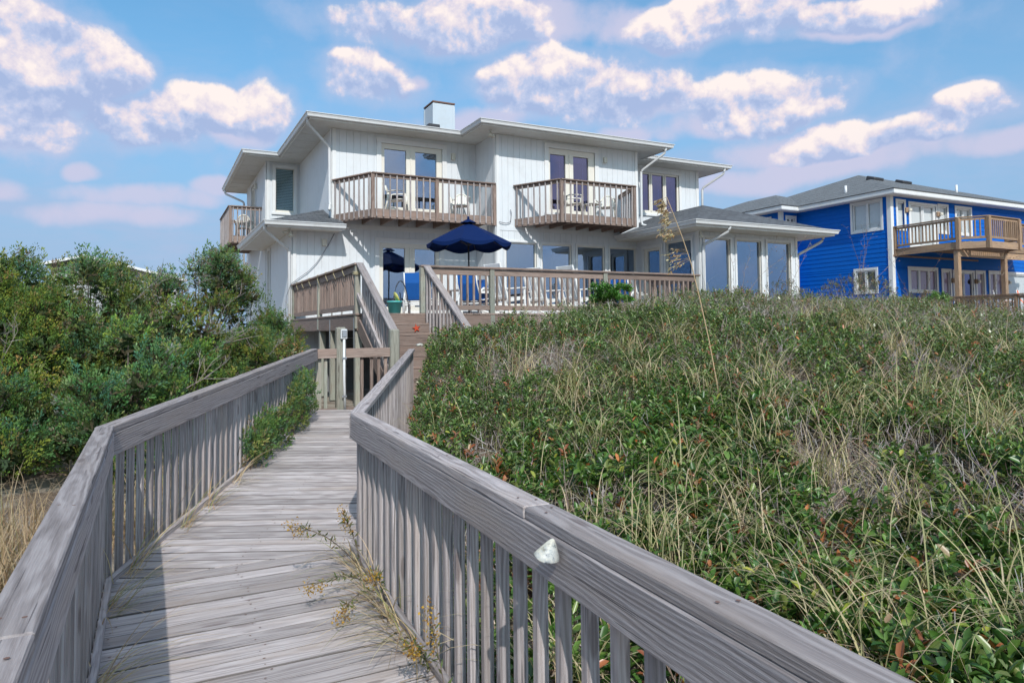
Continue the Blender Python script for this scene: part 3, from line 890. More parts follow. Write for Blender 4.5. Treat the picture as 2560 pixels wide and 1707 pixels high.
# chimney: clad box with a rusted cap
CHIM = m_paint('chimney_cladding', (0.50, 0.57, 0.63), 0.5, 0.2)
ch = mesh_obj('chimney', box_mesh(.86, .95, 2.2, .01), CHIM, H, Matrix.Translation(B(5.07, -4.48, 7.36)))
mesh_obj('chimney_cap', box_mesh(.90, .99, .06, .008), CORE, ch, Matrix.Translation(B(5.07, -4.48, 8.51)))
for s in (-1, 1):
    for t in (-1, 1):
        mesh_obj('corner_board', box_mesh(.09, .09, 2.1, .005), CHIM, ch, Matrix.Translation(B(5.07 + s * .40, -4.48 + t * .445, 7.37)))
mesh_obj('roof_vent', box_mesh(.42, .42, .16, .02), DMETAL, H, Matrix.Translation(B(4.0, -2.4, 7.02)))

# low roof at the left corner
zl = 2.985; sl = .37
E1 = (-1.10 - .80, .80)
A_ = (-1.9, .8, zl); Bq = (.20, .8, zl); Cq = (.20, 0.0, zl + .8 * sl); Dq = (0.0, 0.0, zl + .8 * sl); Eq = (0.0, -1.1, zl + 1.9 * sl)
rl = roof_plane('low_roof', [A_, Bq, Cq, Dq, Eq], (A_, Bq), H, SHING)
roof_plane('roof_slope', [(-1.9, -5.6, zl), A_, Eq, (0.0, -4.9, zl + 1.9 * sl), (-1.12, -4.9, zl + .78 * sl), (-1.12, -5.6, zl + .78 * sl)], ((-1.9, -5.6, zl), A_), rl, SHING)
ZL = 2.85
V = [B(u, v, ZL + d) for d in (0, .02) for (u, v) in ((-1.88, .78), (.19, .78), (.19, .02), (-1.10, .02), (-1.10, -5.58), (-1.88, -5.58))]
raw_mesh('low_soffit', V, [(0, 1, 2, 3, 4, 5), (11, 10, 9, 8, 7, 6)] + [(i, (i + 1) % 6, (i + 1) % 6 + 6, i + 6) for i in range(6)], SOFF, H)
sweep('low_fascia', [(-1.88, -5.6, zl - .01), (-1.88, .78, zl - .01), (.19, .78, zl - .01)], FASC, TRIM, H, False, 1)
sweep('low_gutter', [(-1.88, -5.6, zl), (-1.88, .78, zl), (.20, .78, zl)], GUT, GUTT, H, False, 1)
V = [B(.20, .78, ZL), B(.20, .02, ZL), B(.20, .02, zl + .28), B(.20, .78, zl)]
raw_mesh('rake_board', V + [v - Vector((.02, 0, 0)) for v in V], [(0, 1, 2, 3), (7, 6, 5, 4), (0, 4, 5, 1), (1, 5, 6, 2), (2, 6, 7, 3), (3, 7, 4, 0)], TRIM, H)

# sunroom roof
zs = 3.02; se = .37
u0, u1, vF = 8.88, 14.57, 5.30; um = (u0 + u1) / 2; hh = (u1 - u0) / 2
ap = (um, vF - hh, zs + hh * se); rb = (um, 0.0, zs + hh * se)
rs = roof_plane('sunroom_roof', [(u0, vF, zs), (u1, vF, zs), ap], ((u0, vF, zs), (u1, vF, zs)), H, SHING)
roof_plane('roof_slope', [(u0, 1.48, zs), (u0, vF, zs), ap, rb, (9.82, 0.0, zs + .94 * se), (9.82, 1.48, zs + .94 * se)], ((u0, 0, zs), (u0, vF, zs)), rs, SHING)
roof_plane('roof_slope', [(u1, vF, zs), (u1, 0.0, zs), rb, ap], ((u1, vF, zs), (u1, 0, zs)), rs, SHING)
mesh_obj('skylight', box_mesh(.62, .5, .10, .02), METAL, rs, Matrix.Translation(B(12.75, 2.0, zs + hh * se - .25)) @ Matrix.Rotation(math.radians(18), 4, 'Y'))
SO2 = [(8.90, 1.48), (8.90, 5.28), (14.55, 5.28), (14.55, 0.0), (13.76, 0.0), (13.76, 4.49), (9.69, 4.49), (9.69, 1.48)]
V = [B(u, v, 2.84 + d) for d in (0, .02) for (u, v) in SO2]; n = 8
raw_mesh('sunroom_soffit', V, [tuple(range(n)), tuple(range(2 * n - 1, n - 1, -1))] + [(i, (i + 1) % n, (i + 1) % n + n, i + n) for i in range(n)], SOFF, H)
sweep('sunroom_fascia', [(8.90, 1.50, zs - .01), (8.90, 5.28, zs - .01), (14.55, 5.28, zs - .01), (14.55, 0, zs - .01)], FASC, TRIM, H, False, 1)
sweep('sunroom_gutter', [(8.90, 1.50, zs), (8.90, 5.28, zs), (14.55, 5.28, zs), (14.55, 0, zs)], GUT, GUTT, H, False, 1)

# downspouts
downspout(H, [(-.80, .62, 5.93), (-.80, .55, 5.78), (-.09, .06, 5.30), (-.07, .06, 3.62), (-.14, .30, 3.46)])
downspout(H, [(10.40, 2.26, 5.95), (10.38, 2.20, 5.74), (9.92, 1.52, 5.25), (9.90, 1.52, 3.45), (9.95, 1.72, 3.38)])
downspout(H, [(14.35, .80, 5.95), (14.35, .74, 5.72), (13.88, .08, 5.25), (13.86, .06, 3.40)])
downspout(H, [(-1.92, .62, 2.88), (-1.92, .55, 2.74), (-1.20, .06, 2.28), (-1.17, .06, -1.3)])
downspout(H, [(10.15, 5.30, 2.92), (10.12, 5.24, 2.74), (9.78, 4.56, 2.42), (9.76, 4.56, -.6)])
downspout(H, [(14.52, 4.9, 2.92), (14.50, 4.85, 2.72), (13.86, 4.42, 2.30), (13.84, 4.42, -.6)])
downspout(H, [(-1.92, -10.9, 5.92), (-1.92, -10.9, 5.75), (-1.24, -10.35, 5.35), (-1.22, -10.35, 1.0)])

# lamps on the walls
cut_wall_lamp(H, f1, 3.66, 3.84, 5.28, 5.56); cut_wall_lamp(H, f2, 8.38, 8.56, 5.34, 5.60); cut_wall_lamp(H, f1, -.33, -.14, 2.41, 2.68)
cut_wall_lamp(H, fl0, -7.3, -7.12, 5.3, 5.58)
floodlight(H, B(-1.25, .42, 2.83), [(.15, -.3, -1), (-.5, -.2, -.35)])
floodlight(H, B(9.50, 4.75, 2.82), [(.05, -.3, -1)])
floodlight(H, B(4.25, 1.75, 5.86), [(.2, -.5, -.8), (-.3, -.5, -.6)])
# loose cables
tube('cable', [B(*p) for p in ((4.62, 1.53, 3.22), (4.85, 1.53, 3.19), (5.0, 1.53, 3.24), (5.03, 1.53, 3.5), (5.0, 1.53, 3.62))], .012, CABLE, H, 6)
tube('cable', [B(*p) for p in ((.06, .05, 2.82), (-.05, .06, 2.6), (-.28, .07, 2.2), (-.45, .07, 1.95), (-.68, .07, 1.70), (-.95, .07, 1.5), (-1.16, .10, 1.33), (-1.28, .13, 1.0), (-1.30, .13, .6), (-1.24, .12, .2), (-1.2, .12, -.6))], .010, CABLE, H, 6)


# ------------------------------------------------------------------ balconies (parts of the house)
def balcony(fr, wall_s0, c0, c1, wall_s1, z_rim0, z_rim1, z_cap, dep, corner_dep=None, mid_posts=(), mat=None, close_right=True, joists=8, pitch=.19, sq=False):
    """trapezoid balcony: from the wall at wall_s0 out to c0, along to c1, back to wall_s1"""
    mat = mat or DECKW
    zf = z_rim1
    P = [(wall_s0, 0.02), (c0, dep), (c1, dep)] + ([(wall_s1, 0.02)] if close_right else [])
    root = None
    # floor boards along the wall
    nb = int(dep / .145)
    for k in range(nb):
        o = .03 + (k + .5) * (dep - .06) / nb; t = (o + .07) / dep
        t = min(1, t)
        a = wall_s0 + (c0 - wall_s0) * t; b = wall_s1 + (c1 - wall_s1) * t
        q = board('balcony' if root is None else 'floor_board', fr.P(a + .06, o, zf + .012), fr.P(b - .06, o, zf + .012), .138, .03, mat, root or H, bev=.003)
        root = root or q
    for k in range(len(P) - 1):
        a, b = P[k], P[k + 1]
        d = (Vector(b) - Vector(a)); L = d.length; d.normalize(); nn = Vector((-d.y, d.x))      # outwards in (s,o)
        if nn.dot(Vector(((a[0] + b[0]) / 2 - (wall_s0 + wall_s1) / 2, (a[1] + b[1]) / 2))) < 0: nn = -nn
        n3 = (fr.d * nn.x + fr.n * nn.y)
        pa, pb = fr.P(*a, 0), fr.P(*b, 0)
        Z = lambda p, z: Vector((p.x, p.y, z))
        board('rim_joist', Z(pa, (z_rim0 + z_rim1) / 2), Z(pb, (z_rim0 + z_rim1) / 2), .04, z_rim1 - z_rim0, mat, root, up=(0, 0, 1))
        board('top_rail', Z(pa, z_cap - .085) - n3 * .0, Z(pb, z_cap - .085), .04, .09, mat, root)
        board('rail_cap', Z(pa, z_cap - .02) + n3 * .02, Z(pb, z_cap - .02) + n3 * .02, .14, .036, mat, root, ext=.03 if k == 1 else .0)
        nbal = int(L / pitch)
        for i in range(nbal):
            t = (i + .5) / nbal; q = pa.lerp(pb, t) + n3 * .042
            skip = any(abs((pa.lerp(pb, t) - fr.P(mp, dep, 0)).length) < .08 for mp in mid_posts) if k == 1 else False
            if skip: continue
            board('baluster', Z(q, z_rim0 + .035), Z(q, z_cap - .042), .04, .04, WOOD, root, up=n3, bev=.005)
    for (s, o) in [(c0, dep), (c1, dep)] + [(m, dep) for m in mid_posts] + ([(wall_s1, .05)] if sq else []):
        q = fr.P(s, o + .01, 0)
        board('post', Vector((q.x, q.y, z_rim0 - .01)), Vector((q.x, q.y, z_cap - .045)), .10, .10, mat, root, up=fr.n, bev=.006)
    for k in range(joists):
        t = (k + .5) / joists
        s = min(wall_s0, c0) + t * (max(wall_s1, c1) - min(wall_s0, c0))
        far = dep - .04
        if s < c0: far = dep * (s - wall_s0) / max(c0 - wall_s0, .01)
        if s > c1: far = dep * (wall_s1 - s) / max(wall_s1 - c1, .01)
        if far > .15:
            board('joist', fr.P(s, .03, (z_rim0 + z_rim1) / 2 - .0), fr.P(s, far - .02, (z_rim0 + z_rim1) / 2), .045, z_rim1 - z_rim0 - .03, mat, root)
    return root


b1 = balcony(f1, .05, .78, 4.49, 4.49, 3.12, 3.36, 4.38, 1.46, mid_posts=(2.66,), close_right=False)
b2 = balcony(f2, 5.18, 5.95, 8.55, 9.05, 3.10, 3.34, 4.37, 1.46)
b0 = balcony(fl0, -9.36, -9.36, -5.97, -5.97, 3.14, 3.38, 4.45, 1.04, joists=9, pitch=.13)


# ------------------------------------------------------------------ the deck with its stairs
ZD = 0.35; VD = 6.92; UD0 = -1.10; UD1 = 7.45
DK = thing('sun_deck', 'raised brown timber deck with railings in front of the white house', 'deck', (3, -4, -1.3))
nb = int((UD1 - UD0 + .1) / .145)
for k in range(nb):
    u = UD0 - .04 + (k + .5) * .145
    vb = .03 if u < 4.5 else 1.50
    board('deck_board', B(u, vb, ZD - .018), B(u, VD + .06, ZD - .018), .139, .036, DECKW, DK, bev=.003)
# right of the sunroom wall the deck meets the sunroom front
rim = board('rim_joist', B(UD0, VD, .165), B(UD1, VD, .165), .045, .29, DECKW, DK)
board('rim_joist', B(UD0, .05, .165), B(UD0, VD - .03, .165), .045, .29, DECKW, DK)
board('rim_joist', B(UD1, 4.6, .165), B(UD1, VD - .03, .165), .045, .29, DECKW, DK)
for k in range(1, 16):
    board('joist', B(UD0 + .55 * k, .08, .16), B(UD0 + .55 * k, VD - .03, .16), .045, .26, DECKW, DK)
for u in (UD0 + .06, 1.9, 4.7, 7.35):
    for v in (VD - .12, 3.6):
        board('deck_post', B(u, v, -1.5), B(u, v, .02), .14, .14, POSTW, DK, up=(0, 1, 0), bev=.008)
board('deck_post', B(-1.05, VD - 2.2, -1.5), B(-1.05, VD - 2.2, .02), .14, .14, POSTW, DK, up=(0, 1, 0), bev=.008)
for v in (VD - .10, VD - 2.15):
    board('strap', B(UD0 - .03, v, -.35), B(UD0 - .03, v, .26), .05, .012, METAL, DK, up=(1, 0, 0), bev=.002)


def rail_b(parent, p0, p1, posts, zf, zc, n_out, pitch=.135, mat=None, pm=None, end=(.05, .05)):
    """deck railing: flat cap, upper and lower rail, balusters between, posts"""
    mat = mat or DECKW; pm = pm or POSTW
    p0, p1 = Vector(p0), Vector(p1); d = (p1 - p0); L = d.length; d.normalize(); n = Vector(n_out)
    Z = lambda q, z: Vector((q.x, q.y, z))
    board('rail_cap', Z(p0 - d * end[0], zc - .02), Z(p1 + d * end[1], zc - .02), .15, .04, mat, parent)
    ps = sorted(posts)
    for t in ps: board('post', Z(p0 + d * t, zf - .30 if t > .1 else zf), Z(p0 + d * t, zc - .042), .105, .105, pm, parent, up=n, bev=.007)
    for a, b in zip(ps[:-1], ps[1:]):
        qa, qb = p0 + d * (a + .055), p0 + d * (b - .055)
        board('upper_rail', Z(qa, zc - .115), Z(qb, zc - .115), .04, .13, mat, parent)
        board('lower_rail', Z(qa, zf + .115), Z(qb, zf + .115), .04, .10, mat, parent)
        k = max(1, int((b - a) / pitch))
        for i in range(k):
            q = qa.lerp(qb, (i + .5) / k)
            board('baluster', Z(q, zf + .165), Z(q, zc - .18), .042, .042, mat, parent, up=n, bev=.004)


ZC = 1.32
rail_b(DK, B(.24, VD, 0), B(7.42, VD, 0), [0.0, 1.54, 4.42, 7.15], ZD, ZC, (0, -1, 0), pitch=.145)
rail_b(DK, B(UD0 + .02, .14, 0), B(UD0 + .02, VD, 0), [0.03, 3.35, 6.75], ZD, ZC, (-1, 0, 0), pitch=.165)
rail_b(DK, B(UD1 - .03, 5.0, 0), B(UD1 - .03, VD, 0), [0.05, 1.9], ZD, ZC, (1, 0, 0), pitch=.145)
# rope lights wound on the left rail cap
for k in range(7):
    v = .9 + k * .86 + .1 * math.sin(k * 5)
    tube('rope_turn', [B(UD0 + .10, v, ZC + .004), B(UD0 + .02, v + .02, ZC + .008), B(UD0 - .065, v + .05, ZC + .004), B(UD0 - .065, v + .07, ZC - .1), B(UD0 - .03, v + .12, ZC - .20)], .010, ROPE, DK, 5)
for dz in (-.16, -.18, -.205):
    tube('rope_turn', [B(UD0 - .05, VD - .12, ZC + dz), B(UD0 - .05, VD + .06, ZC + dz - .02), B(UD0 + .12, VD + .06, ZC + dz - .01)], .008, ROPE, DK, 5)

# stairs: eight risers down to the walk
ST = board('stairs', B(-.98, VD + .04, .25), B(.30, VD + .04, .25), .03, .19, DECKW, DK)
RISE, RUN = .198, .283
for k in range(1, 8):
    z = ZD - RISE * k; v = VD + RUN * k
    for j in (0, 1): board('tread', B(-1.0, v - .215 + j * .145 + .0, z - .02), B(.36, v - .215 + j * .145, z - .02), .14, .04, DECKW, ST)
    board('riser', B(-.98, v + .04, z - .125), B(.33, v + .04, z - .125), .028, .165, DECKW, ST)
for u in (-1.06, .30):
    p0, p1 = B(u, VD + .02, .12), B(u, VD + RUN * 8 - .06, ZD - RISE * 7.7)
    board('stringer', p0, p1, .045, .26, DECKW, ST)
VN = 9.10
ZCAPN = 0.02
for u, sgn in ((-1.05, -1), (.31, 1)):
    zb = -1.30 if u < 0 else -1.2
    board('newel_post', B(u, VN, zb), B(u, VN, .03), .155 if u < 0 else .14, .155 if u < 0 else .14, POSTW, ST, up=(0, 1, 0), bev=.022)
    pa, pb = B(u, VD + .03, ZC - .01), B(u, VN - .02, .015)
    board('stair_cap', pa, pb, .14, .04, WOOD, ST)
    board('stair_rail', B(u, VD + .05, ZC - .10), B(u, VN - .06, -.07), .04, .10, WOOD, ST)
    if u < 0: board('hand_rail', B(u - .05, VD + .08, ZC - .62), B(u - .05, VN + .35, -.92), .045, .09, WOOD, ST)
    for i in range(11):
        t = (i + .6) / 11.6; v = VD + .05 + t * (VN - VD - .1)
        zt = ZC - .06 + t * (.0 - ZC - .02); zb = ZD - .18 - t * (VN - VD) / RUN * RISE
        board('baluster', B(u - .035 * sgn, v, zb - .02), B(u - .035 * sgn, v, zt), .04, .04, WOOD, ST, up=(1, 0, 0), bev=.004)
board('fascia_board', B(.36, VD + .035, .17), B(2.6, VD + .035, .17), .03, .27, DECKW, DK)
# grey door and boarded store under the deck
STOREG = m_paint('store_grey_paint', (0.17, 0.175, 0.19), 0.8, 0.3)
SH = thing('under_deck_store', 'grey boarded store with a plain door under the deck', 'store', (0.6, -3.1, -1.4))
fq = Fr(0, 3.1, 0)
wall(SH, fq, -1.0, 5.5, -1.45, .01, [(-.45, .35, -1.45, -.15)], STOREG, pitch=.4)
dq = fbox('door', fq, -.43, .33, -.03, .012, -1.42, -.17, STOREG, SH)
mesh_obj('door_knob', box_mesh(.05, .05, .05, .02), DMETAL, dq, Matrix.Translation(fq.P(-.36, .035, -.85)))

# ------------------------------------------------------------------ the boardwalk
BW = thing('boardwalk', 'weathered grey plank walk leading to the deck stairs', None, (-4.1, -17, -1.51), kind='structure')
ZW = -1.51
LN = lambda v: -4.90 + (v - 15.5) * 0.0                     # floor edges of the near run
RN = lambda v: -3.34 - max(0, v - 15.5) * .0623
KL = (-4.86, 15.42); KR = (-3.37, 15.50); EL = (-2.33, 9.22); ER = (-.96, 9.62)
pl = []
PW = .1415
k = 0
while True:
    v = 15.30 + (k + .5) * PW
    if v > 21.6: break
    wob = rnd.uniform(-.012, .012)
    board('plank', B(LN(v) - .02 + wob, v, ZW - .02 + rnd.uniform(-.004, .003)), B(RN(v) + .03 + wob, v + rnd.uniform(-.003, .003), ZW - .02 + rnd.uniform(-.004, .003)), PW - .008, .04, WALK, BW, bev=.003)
    k += 1
# far run: planks square to the run; the first ones are cut where they meet the near run
dirL = Vector((EL[0] - KL[0], EL[1] - KL[1])).normalized()


def zfar(v): return ZW + (15.45 - v) / (15.45 - 9.25) * .30


perp = Vector((-dirL.y, dirL.x))
if perp.x < 0: perp = -perp
Lfar = (Vector(EL) - Vector(KL)).length
def edge_r(t):
    a, b = Vector(KR), Vector(ER); return a.lerp(b, t)
nfar = int((Lfar + 1.0) / PW)
for k in range(nfar):
    s = -.62 + (k + .5) * PW
    c = Vector(KL) + dirL * s
    # plank from left edge to right edge
    a = c - perp * .03
    # intersect with the right edge line
    r0, r1 = Vector(KR), Vector(ER); rd = (r1 - r0).normalized()
    den = perp.x * (-rd.y) - perp.y * (-rd.x)
    w = r0 - c; t = (w.x * (-rd.y) - w.y * (-rd.x)) / den
    b = c + perp * (t + .03)
    # keep only what lies beyond the near run (v < 15.30); cut quadrilateral
    h = (PW - .008) / 2
    Q = [a - dirL * h, b - dirL * h, b + dirL * h, a + dirL * h]
    out = []
    for i in range(4):
        p, q = Q[i], Q[(i + 1) % 4]; vp, vq = 15.412 - p.y, 15.412 - q.y
        if vp >= 0: out.append(p)
        if vp * vq < 0: out.append(p.lerp(q, vp / (vp - vq)))
    if len(out) < 3: continue
    if s > Lfar + .1: break
    cen = sum(out, Vector((0, 0))) / len(out)
    ang = math.atan2(-perp.y, perp.x)
    F = Matrix.Translation(B(cen.x, cen.y, 0)) @ Matrix.Rotation(ang, 4, 'Z'); Fi = F.inverted()
    top = [Fi @ B(p.x, p.y, zfar(p.y) - .001 + rnd.uniform(-.0015, .0015)) for p in out]
    V = top + [p - Vector((0, 0, .038)) for p in top]; n = len(out)
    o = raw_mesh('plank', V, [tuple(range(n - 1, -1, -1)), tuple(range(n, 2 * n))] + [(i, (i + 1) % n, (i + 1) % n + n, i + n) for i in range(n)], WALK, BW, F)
    bm = bmesh.new(); bm.from_mesh(o.data); bmesh.ops.recalc_face_normals(bm, faces=bm.faces); bm.to_mesh(o.data); bm.free()
for p, q in (((LN(0) + .01, 21.6, ZW - .15), (*KL, ZW - .15)), ((RN(21.6) - .02, 21.6, ZW - .15), (*KR, ZW - .15)), ((*KL, ZW - .15), (*EL, zfar(9.2) - .15)), ((*KR, ZW - .15), (*ER, zfar(9.6) - .15))):
    board('stringer', B(*p), B(*q), .05, .19, WOOD, BW)
# nail heads
V = []; Fc = []
def nail(u, v, z):
    i = len(V); r = rnd.uniform(.003, .0055)
    for a in range(6): V.append(B(u + r * 1.5 * math.cos(a * 1.047), v + r * math.sin(a * 1.047), z + .0012))
    Fc.append(tuple(range(i, i + 6)))
for k in range(44):
    v = 15.30 + (k + .5) * PW
    for fr_ in (.07, .5, .93):
        for dv in (-.035, .035): nail(LN(v) + (RN(v) - LN(v)) * fr_ + rnd.uniform(-.028, .028), v + dv + rnd.uniform(-.012, .012), ZW + .001)
for k in range(46):
    c = Vector(KL) + dirL * (.25 + k * PW)
    for fr_ in (.07, .5, .93):
        for dv in (-.035, .035):
            q = c + perp * (1.40 * fr_ + rnd.uniform(-.028, .028)) + dirL * dv; nail(q.x, q.y, zfar(q.y) + .0006)
nm = raw_mesh('nail_heads', V, Fc, CORE, BW); nm['kind'] = 'stuff'
for v in (20.5, 18.2, 15.9):
    for u in (-4.97, RN(v) + .09): board('walk_post', B(u, v, -2.3), B(u, v, ZW - .04), .09, .09, WOOD, BW, up=(0, 1, 0))


def walk_rail(parent, p0, p1, n_in, hgt=.948, pitch=.150, first=True, ext=(0, 0)):
    """walk railing: wide cap, rail board on the inner face, balusters outside it down to the stringer"""
    p0, p1 = Vector(p0), Vector(p1); n = Vector(n_in); d = p1 - p0; L = Vector((d.x, d.y)).length
    up = Vector((0, 0, 1)); dn = d.normalized()
    cup = dn.cross(Vector((-dn.y, dn.x, 0)).normalized()); cup = cup if cup.z > 0 else -cup
    a0, a1 = p0 - dn * ext[0], p1 + dn * ext[1]; LL = (a1 - a0).length; m = max(1, round(LL / 3.1)); cut = [0.0]
    for q in range(1, m): cut.append((q + rnd.uniform(-.15, .15)) / m)
    cut.append(1.0); scr = []
    for q in range(m):
        j0, j1 = a0.lerp(a1, cut[q]) + dn * (.0006 if q else 0), a0.lerp(a1, cut[q + 1]) - dn * (.0006 if q < m - 1 else 0)
        w0 = n * rnd.uniform(-.004, .004) + up * rnd.uniform(-.003, .002)
        board('rail_cap', j0 + up * (hgt - .02) + w0, j1 + up * (hgt - .02) + w0, .098, .040, WOOD, parent, up=cup, bev=.0045)
        sh_ = rnd.uniform(-.25, .25) / m if 0 < q else 0
        for s_ in (.03, .34, .66, .97):
            for dx in (-.022, .022): scr.append(j0.lerp(j1, s_) + up * (hgt + .0016) + n * dx + dn * rnd.uniform(-.03, .03))
    for q in range(max(1, m - 1)):
        mm = max(1, m - 1); j0, j1 = a0.lerp(a1, q / mm), a0.lerp(a1, (q + 1) / mm)
        board('rail_board', j0 + up * (hgt - .112) + n * .033 + dn * .001, j1 + up * (hgt - .112) + n * .033 - dn * .001, .038, .140, WOOD, parent, bev=.005)
    SV = []; SF = []
    for p_ in scr:
        i0 = len(SV)
        for a_ in range(7): SV.append(p_ + Vector((.0055 * math.cos(a_ * .8976), .0055 * math.sin(a_ * .8976), 0)))
        SF.append(tuple(range(i0, i0 + 7)))
    so_ = raw_mesh('screw_heads', SV, SF, CORE, parent); so_['kind'] = 'stuff'
    k = int(L / pitch)
    for i in range(k):
        t = (i + .5) / k; q = p0.lerp(p1, t) - n * .008
        ti = rnd.uniform(-.006, .006)
        board('baluster', q + up * (-.13), q + up * (hgt - .05) + dn * ti, .042, .040, WOOD, parent, up=n, bev=.005)
    board('toe_board', p0 + up * .015 + n * .035, p1 + up * .015 + n * .035, .035, .045, WOOD, parent)


def at3(u, v, z): return B(u, v, z)


RL = thing('walk_railing', 'grey railing along the left side of the boardwalk, beside the cedars', 'railing', (-4.9, -17, -1.51))
RR = thing('walk_railing', 'grey railing along the right side of the boardwalk, carrying a cone shell', 'railing', (-3.4, -17, -1.51))
nl = Vector((-dirL.y, dirL.x)); nl = nl if nl.x > 0 else -nl         # (u,v) pointing to the walk from the left rail
n3l = Vector((nl.x, -nl.y, 0)); n3r = -n3l
walk_rail(RL, at3(-4.885, 21.6, ZW), at3(-4.885, 15.42, ZW), (1, 0, 0), ext=(0, .03))
walk_rail(RL, at3(-4.885, 15.42, ZW), at3(-2.37, 9.22, zfar(9.22)), n3l, ext=(.03, 0.02))
walk_rail(RR, at3(-3.69, 21.0, ZW), at3(-3.345, 15.48, ZW), (-1, 0.06, 0), ext=(0, .03), pitch=.155)
walk_rail(RR, at3(-3.345, 15.48, ZW), at3(-.95, 9.70, zfar(9.70)), n3r, ext=(.03, .0))
# end panel across the walk, with the tall post of the outlet
EP = thing('end_panel', 'brown railing panel closing the boardwalk end below the deck', 'railing', (-1.7, -9.1, -1.25))
pa, pb = B(-2.30, 9.12, 0), B(-1.10, 9.10, 0)
board('top_rail', Vector((pa.x, pa.y, -.345)), Vector((pb.x, pb.y, -.345)), .045, .15, DECKW, EP)
board('sill_board', Vector((pa.x, pa.y, -1.235)), Vector((pb.x + .1, pb.y, -1.235)), .06, .06, DECKW, EP)
for u in (-2.16, -1.58, -1.42, -1.30, -1.185):
    board('baluster', B(u, 9.06, -1.24), B(u, 9.06, -.42), .05, .042, DECKW if u > -2 else POSTW, EP, up=(0, -1, 0))
board('stub_post', B(-2.27, 9.02, -1.24), B(-2.27, 9.02, -.42), .09, .09, POSTW, EP, up=(0, 1, 0))
op = thing('outlet_post', 'tall pale square post with a weathered top at the walk end', 'post', (-1.93, -9.12, -1.25))
board('shaft', B(-1.93, 9.09, -1.26), B(-1.93, 9.09, .07), .15, .15, POSTW, op, up=(0, 1, 0), bev=.022)
ob = thing('outlet_box', 'grey outlet box with conduit on the tall pale post', 'outlet', (-1.9, -9.2, -.2))
mesh_obj('box', box_mesh(.10, .06, .155, .008), PVC, ob, Matrix.Translation(B(-1.905, 9.20, -.04)))
mesh_obj('cover', box_mesh(.075, .02, .11, .006), METAL, ob, Matrix.Translation(B(-1.905, 9.238, -.035)))
tube('conduit', [B(-1.90, 9.20, -.12), B(-1.90, 9.20, -.7), B(-1.885, 9.20, -1.25)], .02, PVC, ob, 8)
for z in (-.42, -1.02): mesh_obj('strap', box_mesh(.075, .012, .03, .002), METAL, ob, Matrix.Translation(B(-1.90, 9.222, z)))

# cone shell hung on the right railing
prof = [(0.0, .0), (.006, -.003), (.016, -.018), (.028, -.042), (.040, -.066), (.046, -.082), (.044, -.087), (.0, -.083)]
V = []; Fc = []; ns = 20
for (r, z) in prof:
    for a in range(ns):
        rr_ = r * (1 + .035 * (a % 2) - .03 * math.sin(a * 1.9)); V.append((rr_ * math.cos(a * 2 * math.pi / ns), rr_ * .8 * math.sin(a * 2 * math.pi / ns), z - .006 * math.sin(a * 2 * math.pi / ns * 2) * (r / .046)))
for i in range(len(prof) - 1):
    for a in range(ns): Fc.append((i * ns + a, i * ns + (a + 1) % ns, (i + 1) * ns + (a + 1) % ns, (i + 1) * ns + a))
shl = raw_mesh('cone_shell', V, Fc, SHELL, None, Matrix.Translation(B(-3.622, 18.66, -.592)) @ Matrix.Diagonal((.86, .86, .68, 1)) @ Matrix.Rotation(math.radians(18), 4, 'Y') @ Matrix.Rotation(math.radians(8), 4, 'X'), True)
tag(shl, 'white speckled cone shell stuck on the right railing board', 'shell')
V, Fc = tube_geo([(0, 0, 0), (.02, 0, .012), (.05, 0, .018), (.08, 0, .010), (.09, 0, 0)], .022, 10)
sh2 = raw_mesh('clam_shell', V, Fc, SHELL, None, Matrix.Translation(B(-.88, 9.75, -.235)), True)
tag(sh2, 'small white shell lying at the far end of the right railing', 'shell')
# red star ornament on a riser
V = []
for k in range(10):
    r = .085 if k % 2 == 0 else .03
    V.append((r * math.cos(k * .6283 + .5), -.008, r * math.sin(k * .6283 + .5)))
V += [(x, .008, z) for x, y, z in V]
Fc = [tuple(range(10)), tuple(range(19, 9, -1))] + [(i, (i + 1) % 10, (i + 1) % 10 + 10, i + 10) for i in range(10)]
st = raw_mesh('star_ornament', V, Fc, RED, None, Matrix.Translation(B(-.02, VD + RUN + .075, ZD - RISE - .10)))
tag(st, 'small red starfish ornament on a stair riser', 'ornament')


# ------------------------------------------------------------------ furniture
def curve_sheet(prof, w0, w1, th, n=1):
    """sheet following a side profile (y,z), width w0..w1 along x"""
    V = []; Fc = []; m = len(prof)
    for i, (y, z) in enumerate(prof):
        w = w0 + (w1 - w0) * i / (m - 1)
        t = Vector((0, prof[min(i + 1, m - 1)][0] - prof[max(i - 1, 0)][0], prof[min(i + 1, m - 1)][1] - prof[max(i - 1, 0)][1])).normalized()
        nn = Vector((0, -t.z, t.y))
        for s in (-1, 1):
            V.append(Vector((s * w / 2, y, z))); V.append(Vector((s * w / 2, y, z)) - nn * th)
    for i in range(m - 1):
        a = i * 4; b = a + 4
        Fc += [(a, a + 2, b + 2, b), (a + 1, b + 1, b + 3, a + 3), (a, b, b + 1, a + 1), (a + 2, a + 3, b + 3, b + 2)]
    Fc += [(0, 1, 3, 2), ((m - 1) * 4, (m - 1) * 4 + 2, (m - 1) * 4 + 3, (m - 1) * 4 + 1)]
    return V, Fc


def copy_tree(root, F, label, group=None):
    r = root.copy(); sc.collection.objects.link(r); r.parent = None; r.matrix_basis = M @ F; WM[r] = M @ F
    r['label'] = label
    if group: r['group'] = group
    for ch in list(root.children):
        c = ch.copy(); sc.collection.objects.link(c); c.parent = r
        for g in ch.children:
            d = g.copy(); sc.collection.objects.link(d); d.parent = c
    return r


def TF(u, v, z, deg): return Matrix.Translation(B(u, v, z)) @ Matrix.Rotation(math.radians(deg), 4, 'Z')


